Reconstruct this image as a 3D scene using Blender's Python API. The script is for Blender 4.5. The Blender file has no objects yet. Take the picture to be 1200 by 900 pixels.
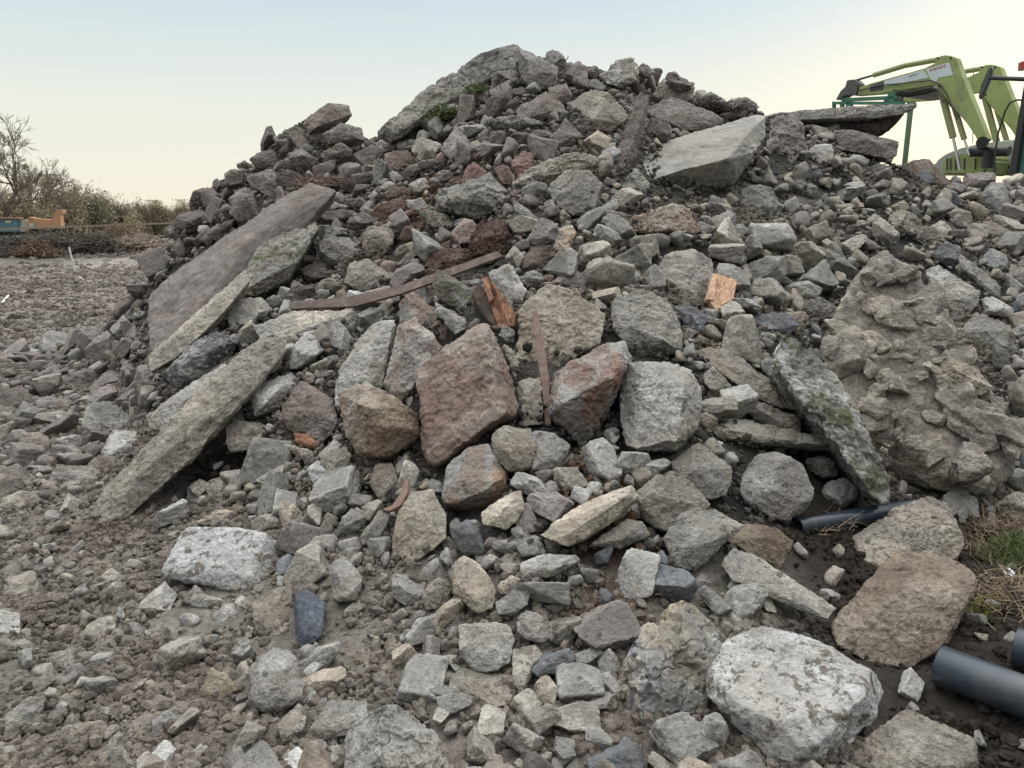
import bpy, bmesh, math, random
import numpy as np
from mathutils import Vector, Matrix

random.seed(7)
rng = np.random.default_rng(7)
scene = bpy.context.scene
COL = scene.collection

# ------------------------------------------------------------------ camera
FPX = 924.0                       # focal length in pixels of a 1200 px wide picture
PITCH = math.radians(11.7)
CAMZ = 1.6
cam_d = bpy.data.cameras.new('camera')
cam = bpy.data.objects.new('camera', cam_d)
COL.objects.link(cam)
cam.location = (0, 0, CAMZ)
cam.rotation_euler = (math.radians(90) - PITCH, 0, 0)
cam_d.sensor_width = 36
cam_d.lens = FPX / 1200 * 36
cam_d.clip_start = 0.05
cam_d.clip_end = 6000
scene.camera = cam

# ------------------------------------------------------------------ world, sun, exposure
SUN_EL = math.radians(9)
SUN_AZ = math.radians(38)         # clockwise from +Y: behind the heap, to the right
world = bpy.data.worlds.new('World')
scene.world = world
world.use_nodes = True
nt = world.node_tree
for n in list(nt.nodes): nt.nodes.remove(n)
out = nt.nodes.new('ShaderNodeOutputWorld')
bg = nt.nodes.new('ShaderNodeBackground'); bg.inputs['Strength'].default_value = 0.12
sky = nt.nodes.new('ShaderNodeTexSky'); sky.sky_type = 'NISHITA'; sky.sun_disc = False
sky.sun_elevation = SUN_EL; sky.sun_rotation = SUN_AZ
sky.altitude = 50; sky.air_density = 1.0; sky.dust_density = 2.5; sky.ozone_density = 1.2
# colour gradient: evens out the clear dusk sky and warms it towards the horizon
tc = nt.nodes.new('ShaderNodeTexCoord')
sep = nt.nodes.new('ShaderNodeSeparateXYZ'); nt.links.new(tc.outputs['Generated'], sep.inputs[0])
ramp = nt.nodes.new('ShaderNodeValToRGB'); nt.links.new(sep.outputs['Z'], ramp.inputs[0])
els = ramp.color_ramp.elements
els[0].position = 0.0; els[0].color = (0.86, 0.79, 0.66, 1)
els[1].position = 1.0; els[1].color = (4.7, 4.7, 4.72, 1)  # unseen overhead sky, brightened beyond a real dusk to light the heap
for p, c in ((0.035, (0.84, 0.80, 0.67, 1)), (0.12, (0.77, 0.79, 0.71, 1)), (0.24, (0.57, 0.67, 0.72, 1)), (0.30, (0.52, 0.63, 0.70, 1)), (0.55, (1.75, 1.78, 1.79, 1))):
    e = els.new(p); e.color = c
# warmer towards the set sun
dotn = nt.nodes.new('ShaderNodeVectorMath'); dotn.operation = 'DOT_PRODUCT'
nt.links.new(tc.outputs['Generated'], dotn.inputs[0])
dotn.inputs[1].default_value = (math.sin(SUN_AZ), math.cos(SUN_AZ), 0)
mr = nt.nodes.new('ShaderNodeMapRange'); nt.links.new(dotn.outputs['Value'], mr.inputs[0])
mr.inputs[1].default_value = 0.70; mr.inputs[2].default_value = 1.0
mz = nt.nodes.new('ShaderNodeMapRange'); nt.links.new(sep.outputs['Z'], mz.inputs[0])
mz.inputs[1].default_value = 0.0; mz.inputs[2].default_value = 0.22; mz.inputs[3].default_value = .75; mz.inputs[4].default_value = 0
mm = nt.nodes.new('ShaderNodeMath'); mm.operation = 'MULTIPLY'
nt.links.new(mr.outputs[0], mm.inputs[0]); nt.links.new(mz.outputs[0], mm.inputs[1])
warm = nt.nodes.new('ShaderNodeMix'); warm.data_type = 'RGBA'
nt.links.new(mm.outputs[0], warm.inputs[0]); nt.links.new(ramp.outputs[0], warm.inputs[6])
warm.inputs[7].default_value = (0.88, 0.75, 0.63, 1)
# faint streaks of cloud
mp = nt.nodes.new('ShaderNodeMapping'); mp.inputs['Scale'].default_value = (1.5, 1.5, 22)
nt.links.new(tc.outputs['Generated'], mp.inputs[0])
cn = nt.nodes.new('ShaderNodeTexNoise'); cn.inputs['Scale'].default_value = 2.2; cn.inputs['Detail'].default_value = 4
nt.links.new(mp.outputs[0], cn.inputs['Vector'])
cr = nt.nodes.new('ShaderNodeMapRange'); nt.links.new(cn.outputs[0], cr.inputs[0])
cr.inputs[1].default_value = 0.56; cr.inputs[2].default_value = 0.75; cr.inputs[3].default_value = 0; cr.inputs[4].default_value = 0.35
cl = nt.nodes.new('ShaderNodeMix'); cl.data_type = 'RGBA'
nt.links.new(cr.outputs[0], cl.inputs[0]); nt.links.new(warm.outputs[2], cl.inputs[6])
cl.inputs[7].default_value = (0.80, 0.74, 0.70, 1)
sc10 = nt.nodes.new('ShaderNodeVectorMath'); sc10.operation = 'SCALE'; sc10.inputs['Scale'].default_value = 8.6
# the sky away from the sunset is dimmer
dy = nt.nodes.new('ShaderNodeMapRange'); nt.links.new(sep.outputs['Y'], dy.inputs[0])
dy.inputs[1].default_value = -0.5; dy.inputs[2].default_value = 0.6; dy.inputs[3].default_value = 0.45; dy.inputs[4].default_value = 1.0
dim = nt.nodes.new('ShaderNodeVectorMath'); dim.operation = 'SCALE'
nt.links.new(cl.outputs[2], dim.inputs[0]); nt.links.new(dy.outputs[0], dim.inputs['Scale'])
nt.links.new(dim.outputs[0], sc10.inputs[0])
mixw = nt.nodes.new('ShaderNodeMix'); mixw.data_type = 'RGBA'; mixw.inputs[0].default_value = 0.93
nt.links.new(sky.outputs[0], mixw.inputs[6]); nt.links.new(sc10.outputs[0], mixw.inputs[7])
nt.links.new(mixw.outputs[2], bg.inputs['Color']); nt.links.new(bg.outputs[0], out.inputs[0])

sl = bpy.data.lights.new('sun', 'SUN'); sl.energy = 1.0; sl.angle = math.radians(25); sl.color = (1.0, 0.9, 0.78)
sun = bpy.data.objects.new('sun', sl); COL.objects.link(sun)
sd = Vector((math.sin(SUN_AZ) * math.cos(SUN_EL), math.cos(SUN_AZ) * math.cos(SUN_EL), math.sin(SUN_EL)))
sun.rotation_euler = (-sd).to_track_quat('-Z', 'Y').to_euler()
scene.view_settings.view_transform = 'Standard'
scene.view_settings.look = 'None'
scene.view_settings.exposure = 0.16
scene.view_settings.gamma = 1
scene.view_settings.use_curve_mapping = False
scene.render.engine = 'CYCLES'
scene.cycles.max_bounces = 4
scene.cycles.diffuse_bounces = 2

# ------------------------------------------------------------------ picking helpers (photo pixel -> ray)
CP, SP = math.cos(PITCH), math.sin(PITCH)
def ray(u, v):
    a = (u - 600) / FPX; b = (450 - v) / FPX
    return np.array([a, CP + b * SP, -SP + b * CP])
CAM = np.array([0, 0, CAMZ])
def proj(P):
    P = np.asarray(P, float) - CAM
    f = P[..., 1] * CP - P[..., 2] * SP
    up = P[..., 1] * SP + P[..., 2] * CP
    f = np.maximum(f, 0.01)
    return 600 + FPX * P[..., 0] / f, 450 - FPX * up / f, f
def at(u, v, Y):
    r = ray(u, v); return CAM + r * (Y / r[1])

# ------------------------------------------------------------------ gradient noise
_perm = np.random.default_rng(3).permutation(256).astype(np.int64); _perm = np.concatenate([_perm, _perm, _perm])
_g = np.random.default_rng(4).normal(size=(256, 3)); _g /= np.linalg.norm(_g, axis=1)[:, None]
def pn(P):
    P = np.asarray(P, float); I = np.floor(P).astype(np.int64); F = P - I; I &= 255
    W = F * F * F * (F * (F * 6 - 15) + 10)
    res = 0
    for dx in (0, 1):
        for dy in (0, 1):
            for dz in (0, 1):
                h = _perm[_perm[_perm[(I[:, 0] + dx)] + (I[:, 1] + dy)] + (I[:, 2] + dz)] & 255
                g = _g[h]
                d = (g * (F - np.array([dx, dy, dz]))).sum(1)
                w = (W[:, 0] if dx else 1 - W[:, 0]) * (W[:, 1] if dy else 1 - W[:, 1]) * (W[:, 2] if dz else 1 - W[:, 2])
                res = res + w * d
    return res * 1.6
def fbm(P, o=4, gain=0.5):
    P = np.asarray(P, float); r = 0; a = 1; s = 0
    for i in range(o):
        r = r + a * pn(P + i * 17.3); s += a; a *= gain; P = P * 2.03
    return r / s
def sstep(a, b, x):
    t = np.clip((x - a) / (b - a), 0, 1); return t * t * (3 - 2 * t)

# ------------------------------------------------------------------ terrain of heap and ground
XR = [-6.0, -5.2, -4.7, -4.1, -3.8, -3.4, -3.1, -2.6, -2.2, -1.6, -1.0, -0.5, 0, 0.6, 1.2, 2.0, 3.0, 4.0, 4.6, 5.2, 6.0, 8.0, 11, 14]
ZR = [0, 0.1, 0.35, 1.05, 1.5, 1.95, 2.2, 2.52, 2.75, 2.42, 2.8, 3.15, 3.36, 3.32, 3.2, 2.98, 2.72, 2.45, 2.15, 2.0, 1.98, 1.9, 1.2, 0]
XF = [-6, -4.5, -3.5, -2.7, -2.0, -1.0, 0, 0.7, 1.5, 2.3, 4.0, 8, 14]
YF = [8.6, 8.2, 7.2, 5.2, 4.0, 3.0, 2.3, 2.35, 3.2, 4.1, 4.4, 4.6, 6]
def Hbase(x, y):
    zr = np.interp(x, XR, ZR); yf = np.interp(x, XF, YF); yr = 9.3 + 0 * x
    s = (y - yf) / (yr - yf)
    s = np.where(s < 0.12, np.maximum(0, (s + 0.06)) ** 2 * 3.7, s)        # soft toe
    front = zr * np.clip(s, 0, 1)
    back = zr - np.maximum(0, y - yr - 0.3) * 0.75
    z = np.minimum(front, back)
    k = 6.0
    return np.maximum(z, 0)
def H(x, y):
    x = np.asarray(x, float); y = np.asarray(y, float); sh = x.shape
    x = x.ravel(); y = y.ravel()
    z = Hbase(x, y)
    m = sstep(0.02, 0.5, z)
    P = np.stack([x, y, 0 * x], 1)
    n = 0.13 * m * fbm(P * 0.9, 2) + 0.035 * fbm(P * 2.3 + 5, 2)
    far = sstep(10, 40, y)
    n = n + far * 0.16 * fbm(P * 0.35 + 9, 3)
    # bank of rough spoil across the field to the left
    n = n - 0.22 * np.exp(-(((x + 1.70) / .26) ** 2 + ((y - 4.38) / .28) ** 2))      # hollow under the long beam
    n = n + 1.12 * np.exp(-((y - 31 - 1.5 * np.sin(x * .3)) / 3.2) ** 2) * (0.88 + 0.35 * fbm(P * 0.25 + 3, 2))
    z = z + n
    return z.reshape(sh)
def hitpix(u, v):
    r = ray(u, v); t = np.arange(1.2, 14, 0.02); P = CAM + t[:, None] * r
    zt = H(P[:, 0], P[:, 1])
    i = np.argmax(P[:, 2] < zt)
    if P[i, 2] < zt[i] and P[i, 1] < 9.6: return P[i]
    return CAM + r * (9.3 / r[1])
def tnormal(x, y):
    e = 0.25
    hx = (Hbase(np.array([x + e]), np.array([y])) - Hbase(np.array([x - e]), np.array([y])))[0] / (2 * e)
    hy = (Hbase(np.array([x]), np.array([y + e])) - Hbase(np.array([x]), np.array([y - e])))[0] / (2 * e)
    n = np.array([-hx, -hy, 1]); return n / np.linalg.norm(n)

# ------------------------------------------------------------------ mesh helpers
def _ico():
    t = (1 + 5 ** .5) / 2
    V = [(-1, t, 0), (1, t, 0), (-1, -t, 0), (1, -t, 0), (0, -1, t), (0, 1, t), (0, -1, -t), (0, 1, -t), (t, 0, -1), (t, 0, 1), (-t, 0, -1), (-t, 0, 1)]
    F = [(0, 11, 5), (0, 5, 1), (0, 1, 7), (0, 7, 10), (0, 10, 11), (1, 5, 9), (5, 11, 4), (11, 10, 2), (10, 7, 6), (7, 1, 8), (3, 9, 4), (3, 4, 2), (3, 2, 6), (3, 6, 8), (3, 8, 9), (4, 9, 5), (2, 4, 11), (6, 2, 10), (8, 6, 7), (9, 8, 1)]
    V = np.array(V, float); V /= np.linalg.norm(V, axis=1)[:, None]; F = np.array(F)
    L = [(V, F)]
    for _ in range(6):
        E = np.concatenate([F[:, [0, 1]], F[:, [1, 2]], F[:, [2, 0]]]); E.sort(1)
        U, inv = np.unique(E, axis=0, return_inverse=True); inv = inv.reshape(-1)
        M = V[U].mean(1); M /= np.linalg.norm(M, axis=1)[:, None]
        n = len(F); a, b, c = [inv[i * n:(i + 1) * n] + len(V) for i in range(3)]
        V = np.concatenate([V, M])
        F = np.concatenate([np.stack([F[:, 0], a, c], 1), np.stack([F[:, 1], b, a], 1), np.stack([F[:, 2], c, b], 1), np.stack([a, b, c], 1)])
        L.append((V, F))
    return L
ICO = _ico()

def np_mesh(name, V, F, col=None, smooth=True):
    me = bpy.data.meshes.new(name)
    F = np.asarray(F); k = F.shape[1]
    me.vertices.add(len(V)); me.vertices.foreach_set('co', np.asarray(V, np.float32).ravel())
    me.loops.add(F.size); me.loops.foreach_set('vertex_index', F.astype(np.int32).ravel())
    me.polygons.add(len(F)); me.polygons.foreach_set('loop_start', np.arange(0, F.size, k, dtype=np.int32))
    me.update(calc_edges=True)
    me.polygons.foreach_set('use_smooth', np.full(len(F), smooth))
    if col is not None:
        a = me.color_attributes.new('col', 'FLOAT_COLOR', 'POINT')
        c = np.ones((len(V), 4), np.float32); c[:, :3] = col
        a.data.foreach_set('color', c.ravel())
    me.validate()
    return me

def tag(o, label=None, cat=None, group=None, kind=None):
    if label: o['label'] = label
    if cat: o['category'] = cat
    if group: o['group'] = group
    if kind: o['kind'] = kind
    return o
def obj(name, me, m=None, parent=None, loc=None):
    o = bpy.data.objects.new(name, me); COL.objects.link(o)
    if m is not None: me.materials.clear(); me.materials.append(m)
    if loc is not None: o.location = loc
    if parent is not None:
        o.parent = parent
    return o
def empty(name, loc=(0, 0, 0)):
    o = bpy.data.objects.new(name, None); COL.objects.link(o); o.location = loc; o.empty_display_size = .1
    return o

class MB:
    """collects simple pieces, then builds ONE mesh"""
    def __init__(s): s.bm = bmesh.new()
    def prism(s, pts, off, bev=0):
        """closed outline (3D points) pushed along off"""
        a = [s.bm.verts.new(Vector(p)) for p in pts]; b = [s.bm.verts.new(Vector(p) + Vector(off)) for p in pts]
        fs = [s.bm.faces.new(a), s.bm.faces.new(list(reversed(b)))]
        n = len(a)
        for i in range(n): fs.append(s.bm.faces.new([a[(i + 1) % n], a[i], b[i], b[(i + 1) % n]]))
        if bev:
            es = set(e for f in fs for e in f.edges)
            bmesh.ops.bevel(s.bm, geom=list(es), offset=bev, segments=2, affect='EDGES', clamp_overlap=True)
        return s
    def tube(s, pts, r, n=12, cap=True):
        pts = [Vector(p) for p in pts]; rs = r if isinstance(r, (list, tuple)) else [r] * len(pts)
        rings = []
        prev = None
        for i, p in enumerate(pts):
            d = (pts[min(i + 1, len(pts) - 1)] - pts[max(i - 1, 0)]).normalized()
            if prev is None:
                x = d.orthogonal().normalized()
            else:
                x = (prev - d * prev.dot(d)).normalized()
            prev = x; y = d.cross(x)
            rings.append([s.bm.verts.new(p + (x * math.cos(2 * math.pi * k / n) + y * math.sin(2 * math.pi * k / n)) * rs[i]) for k in range(n)])
        for a, b in zip(rings, rings[1:]):
            for k in range(n): s.bm.faces.new([a[k], a[(k + 1) % n], b[(k + 1) % n], b[k]])
        if cap: s.bm.faces.new(list(reversed(rings[0]))); s.bm.faces.new(rings[-1])
        return s
    def box(s, c, sx, sy, sz, M=None, bev=0):
        M = M or Matrix.Identity(3)
        vs = [s.bm.verts.new(Vector(c) + M @ Vector((x * sx / 2, y * sy / 2, z * sz / 2))) for x in (-1, 1) for y in (-1, 1) for z in (-1, 1)]
        fs = [s.bm.faces.new([vs[i] for i in q]) for q in ((0, 1, 3, 2), (4, 6, 7, 5), (0, 4, 5, 1), (2, 3, 7, 6), (0, 2, 6, 4), (1, 5, 7, 3))]
        if bev: bmesh.ops.bevel(s.bm, geom=list(set(e for f in fs for e in f.edges)), offset=bev, segments=2, affect='EDGES', clamp_overlap=True)
        return s
    def build(s, name, m, parent=None, smooth=True, loc=None):
        bmesh.ops.recalc_face_normals(s.bm, faces=s.bm.faces)
        if loc is not None:
            bmesh.ops.translate(s.bm, verts=s.bm.verts, vec=-Vector(loc))
        me = bpy.data.meshes.new(name); s.bm.to_mesh(me); s.bm.free()
        me.polygons.foreach_set('use_smooth', [smooth] * len(me.polygons))
        if smooth:
            try: me.set_sharp_from_angle(angle=math.radians(35))
            except Exception: pass
        o = obj(name, me, m, parent)
        if loc is not None and parent is None: o.location = loc
        return o

# ------------------------------------------------------------------ materials
def new_mat(name):
    m = bpy.data.materials.new(name); m.use_nodes = True
    t = m.node_tree
    for n in list(t.nodes): t.nodes.remove(n)
    o = t.nodes.new('ShaderNodeOutputMaterial'); b = t.nodes.new('ShaderNodeBsdfPrincipled')
    t.links.new(b.outputs[0], o.inputs[0]); b.inputs['Roughness'].default_value = .9
    b.inputs['Specular IOR Level'].default_value = .25
    return m, t, b
def N(t, typ, **k):
    n = t.nodes.new(typ)
    for a, v in k.items(): setattr(n, a, v)
    return n
def noise(t, co, scale, detail=4, rough=.55, dist=0, off=None):
    n = N(t, 'ShaderNodeTexNoise'); n.inputs['Scale'].default_value = scale; n.inputs['Detail'].default_value = detail
    n.inputs['Roughness'].default_value = rough; n.inputs['Distortion'].default_value = dist
    t.links.new(co, n.inputs['Vector']); return n.outputs[0]
def mrange(t, src, a, b, c=0, d=1):
    n = N(t, 'ShaderNodeMapRange'); t.links.new(src, n.inputs[0])
    for i, v in enumerate((a, b, c, d)): n.inputs[i + 1].default_value = v
    return n.outputs[0]
def mix(t, f, a, b, mode='MIX'):
    n = N(t, 'ShaderNodeMix'); n.data_type = 'RGBA'; n.blend_type = mode
    for s, i in ((f, 0), (a, 6), (b, 7)):
        if isinstance(s, (int, float)): n.inputs[i].default_value = s
        elif isinstance(s, tuple): n.inputs[i].default_value = (*s, 1)[:4]
        else: t.links.new(s, n.inputs[i])
    return n.outputs[2]
def mul(t, a, k):
    n = N(t, 'ShaderNodeMath', operation='MULTIPLY'); t.links.new(a, n.inputs[0])
    if isinstance(k, (int, float)): n.inputs[1].default_value = k
    else: t.links.new(k, n.inputs[1])
    return n.outputs[0]
def add(t, a, k):
    n = N(t, 'ShaderNodeMath', operation='ADD'); t.links.new(a, n.inputs[0])
    if isinstance(k, (int, float)): n.inputs[1].default_value = k
    else: t.links.new(k, n.inputs[1])
    return n.outputs[0]
def bump(t, b, h, dist, strength=1.0):
    n = N(t, 'ShaderNodeBump'); n.inputs['Distance'].default_value = dist; n.inputs['Strength'].default_value = strength
    t.links.new(h, n.inputs['Height']); t.links.new(n.outputs[0], b.inputs['Normal'])

def rock_mat(name, src='object', patch=.5, speck=.5, pits=.5, veins=0, moss=0, scale=1.0, strata=0, bumpd=.012, crust=0):
    """stone whose base tone is the object's own colour (or the per-stone colour of a merged mesh)"""
    m, t, b = new_mat(name)
    tcn = N(t, 'ShaderNodeTexCoord'); co0 = tcn.outputs['Object']
    if src == 'object':
        oi = N(t, 'ShaderNodeObjectInfo'); c1 = oi.outputs['Color']
        rnd = oi.outputs['Random']
        ad = N(t, 'ShaderNodeVectorMath', operation='MULTIPLY_ADD'); t.links.new(co0, ad.inputs[0])
        cx = N(t, 'ShaderNodeCombineXYZ'); t.links.new(mul(t, rnd, 37.0), cx.inputs[0]); t.links.new(mul(t, rnd, 91.0), cx.inputs[1])
        ts = N(t, 'ShaderNodeAttribute', attribute_type='OBJECT', attribute_name='grain'); t.links.new(ts.outputs['Color'], ad.inputs[1]); t.links.new(cx.outputs[0], ad.inputs[2]); co = ad.outputs[0]
        at2 = N(t, 'ShaderNodeAttribute', attribute_type='OBJECT', attribute_name='tone2'); c2 = at2.outputs['Color']
    else:
        a = N(t, 'ShaderNodeAttribute', attribute_type='GEOMETRY', attribute_name='col'); c1 = a.outputs['Color']; co = co0
        c2 = mix(t, 1.0, c1, (.72, .66, .60), 'MULTIPLY')
    n1 = noise(t, co, 3.2 * scale, 5, .62, .4)
    n2 = noise(t, co, 11 * scale, 6, .65, .2)
    n3 = noise(t, co, 55 * scale, 4, .7)
    n4 = noise(t, co, 190 * scale, 2, .6)
    base = mix(t, mul(t, mrange(t, n1, .42, .60), patch), c1, c2)
    v2 = mrange(t, n2, .32, .70, .66, 1.34)
    cmb = N(t, 'ShaderNodeCombineColor')
    for i in range(3): t.links.new(v2, cmb.inputs[i])
    base = mix(t, .85, base, cmb.outputs[0], 'MULTIPLY')
    v3 = mrange(t, n3, .3, .72, 1 - .55 * speck, 1 + .5 * speck)
    cm3 = N(t, 'ShaderNodeCombineColor')
    for i in range(3): t.links.new(v3, cm3.inputs[i])
    base = mix(t, 1.0, base, cm3.outputs[0], 'MULTIPLY')
    v4 = mrange(t, n4, .3, .7, .82, 1.18)
    cm4 = N(t, 'ShaderNodeCombineColor')
    for i in range(3): t.links.new(v4, cm4.inputs[i])
    base = mix(t, 1.0, base, cm4.outputs[0], 'MULTIPLY')
    if src == 'object':                      # cast, broken and weathered faces differ
        fa = N(t, 'ShaderNodeAttribute', attribute_type='GEOMETRY', attribute_name='col'); fs_ = N(t, 'ShaderNodeSeparateColor'); t.links.new(fa.outputs['Color'], fs_.inputs[0])
        cf = N(t, 'ShaderNodeCombineColor'); vf = mrange(t, fs_.outputs[0], 0, 1, .76, 1.24)
        for i in range(3): t.links.new(vf, cf.inputs[i])
        base = mix(t, 1.0, base, cf.outputs[0], 'MULTIPLY')
        base = mix(t, mul(t, mrange(t, fs_.outputs[1], .62, .9), .55), base, c2)
    # pale aggregate and dust patches
    n5 = noise(t, co, 7.5 * scale, 6, .72, .8)
    pale = mrange(t, n5, .60, .68)
    lighter = mix(t, 1.0, base, (1.45, 1.42, 1.36), 'MULTIPLY')
    base = mix(t, mul(t, pale, .55), base, lighter)
    # worn, paler broken edges
    if src == 'object':
        ge = N(t, 'ShaderNodeNewGeometry'); base = mix(t, mul(t, mrange(t, ge.outputs['Pointiness'], .515, .58), .55), base, mix(t, 1.0, base, (1.6, 1.58, 1.52), 'MULTIPLY'))
    # dark stains and pits
    n6 = noise(t, co, 16 * scale, 6, .75, .3)
    dk = mrange(t, n6, .60, .68)
    base = mix(t, mul(t, dk, pits * .95), base, mix(t, 1.0, base, (.30, .27, .24), 'MULTIPLY'))
    if crust:
        n7 = noise(t, co, 15 * scale, 7, .72, .3)
        base = mix(t, mul(t, mrange(t, n7, .545, .575), crust), base, (.115, .096, .075))
    if veins:
        vo = N(t, 'ShaderNodeTexNoise'); vo.inputs['Scale'].default_value = 4 * scale; vo.inputs['Detail'].default_value = 5; vo.inputs['Distortion'].default_value = 1.2
        t.links.new(co, vo.inputs['Vector'])
        vv = N(t, 'ShaderNodeMath', operation='ABSOLUTE'); t.links.new(add(t, vo.outputs[0], -.5), vv.inputs[0])
        base = mix(t, mul(t, mrange(t, vv.outputs[0], 0.0, .016, 1, 0), veins), base, mix(t, 1.0, base, (2.0, 1.95, 1.85), 'MULTIPLY'))
    if moss:
        nm = noise(t, co, 5 * scale, 6, .7, .3)
        base = mix(t, mul(t, mrange(t, nm, .54, .62), moss), base, (.085, .105, .035))
    t.links.new(base, b.inputs['Base Color'])
    h = add(t, add(t, mul(t, n2, .9), mul(t, n3, .45)), mul(t, n4, .16))
    h = add(t, h, mul(t, dk, -.25))
    if strata:
        w = N(t, 'ShaderNodeTexWave'); w.inputs['Scale'].default_value = 3 * scale; w.inputs['Distortion'].default_value = 9; w.inputs['Detail'].default_value = 3
        t.links.new(co, w.inputs['Vector']); h = add(t, h, mul(t, w.outputs[1], strata))
    bump(t, b, h, bumpd * 2.2)
    b.inputs['Roughness'].default_value = .92
    return m
M = {}
M['c'] = rock_mat('broken_concrete', patch=.7, speck=.6, pits=.5)
M['p'] = rock_mat('stained_concrete', patch=1.0, speck=.5, pits=.6, veins=.3)
M['w'] = rock_mat('whitewashed_concrete', patch=.8, speck=.6, pits=.7, crust=.85, scale=1.2)
M['s'] = rock_mat('sandy_concrete', patch=.8, speck=.7, pits=.5, bumpd=.018)
M['b'] = rock_mat('blue_limestone', patch=.8, speck=.35, pits=.4, veins=.45)
M['m'] = rock_mat('mossy_concrete', patch=.9, speck=.8, pits=.8, moss=.7, crust=.9)
M['e'] = rock_mat('earth_crusted', patch=.9, speck=.9, pits=.7, bumpd=.02)
M['q'] = rock_mat('smooth_slab_face', patch=.8, speck=.25, pits=.25, bumpd=.004, scale=.6)
M['stuff'] = rock_mat('loose_rubble', src='vertex', patch=.6, speck=.6, pits=.4)

def plain(name, col, rough=.6, metal=0, var=.15, sc=12, bumpd=.002, dirt=None, dirtamt=.5):
    m, t, b = new_mat(name)
    co = N(t, 'ShaderNodeTexCoord').outputs['Object']
    n = noise(t, co, sc, 7, .75); n2 = noise(t, co, sc * 6, 3)
    v = mrange(t, n, .3, .7, 1 - var, 1 + var); c = N(t, 'ShaderNodeCombineColor')
    for i in range(3): t.links.new(v, c.inputs[i])
    base = mix(t, 1.0, col, c.outputs[0], 'MULTIPLY')
    if dirt:
        base = mix(t, mul(t, mrange(t, noise(t, co, sc * .5, 7, .75, .4), .5, .66), dirtamt), base, dirt)
    t.links.new(base, b.inputs['Base Color']); b.inputs['Roughness'].default_value = rough; b.inputs['Metallic'].default_value = metal
    bump(t, b, add(t, mul(t, n, .6), mul(t, n2, .4)), bumpd)
    b.inputs['Specular IOR Level'].default_value = .5
    return m

# ================================================================== GROUND (one sheet: near fine, far coarse, the heap's core included)
def axis(lo, hi, step, far, g=1.18):
    a = list(np.arange(lo, hi + step / 2, step)); s = step; x = a[-1]
    while x < far: s *= g; x += s; a.append(x)
    s = step; x = a[0]; pre = []
    while x > -far: s *= g; x -= s; pre.append(x)
    return np.array(pre[::-1] + a)
def zones(x, y, z):
    """ground colours: shade painted in heap gaps and under the beam, dark wet soil, dry grey soil, reddish soil, purple grey field"""
    u, v, f = proj(np.stack([x, y, z], 1))
    P = np.stack([x, y, 0 * x], 1)
    n = fbm(P * 1.1, 4); n2 = fbm(P * 4.5 + 7, 4)
    col = np.tile(np.array([.172, .155, .133]), (len(x), 1))
    def lay(c, m): 
        nonlocal col
        m = np.clip(m, 0, 1)[:, None]; col = col * (1 - m) + np.array(c) * m
    lay((.165, .142, .122), sstep(-.05, .25, n))
    lay((.225, .205, .175), sstep(.05, .3, n2) * .6)
    lay((.19, .17, .156), sstep(9, 14, y) * .9)                                         # stripped field
    lay((.27, .245, .22), sstep(9, 14, y) * sstep(.0, .25, fbm(np.stack([x * .5, y * 1.1, 0 * x], 1), 4)))
    lay((.115, .097, .085), sstep(9, 14, y) * sstep(.05, .3, fbm(np.stack([x * .7 + 4, y * 1.6, 0 * x], 1), 4)))
    lay((.18, .15, .13), sstep(9, 14, y) * sstep(.12, .3, fbm(np.stack([x * .3 + 14, y * .8, 0 * x], 1), 3)) * .7)
    # shade between stones painted near black into the heap core, paler dry soil where it has run down
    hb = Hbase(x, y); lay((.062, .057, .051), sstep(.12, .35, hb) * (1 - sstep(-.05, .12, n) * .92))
    lay((.21, .19, .16), ((u > 385) & (u < 470) & (v > 650) & (v < 840)) * .8)
    lay((.045, .04, .035), np.exp(-(((x + 1.70) / .3) ** 2 + ((y - 4.38) / .32) ** 2)) * 1.4)  # shade under the long beam, painted into the soil colour
    # dark topsoil, front right of the heap
    d = sstep(.95, 1.35, x + .12 * n) * (1 - sstep(3.9, 4.5, y + .3 * n))
    lay((.030, .024, .019), d)
    # reddish soil spots
    for cx, cy, r in ((.45, 3.25, .35), (-.75, 6.6, .5)):
        lay((.14, .088, .06), (1 - sstep(.4, 1.0, np.hypot(x - cx, y - cy) / r + .5 * n)) * .8)
    return col
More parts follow.
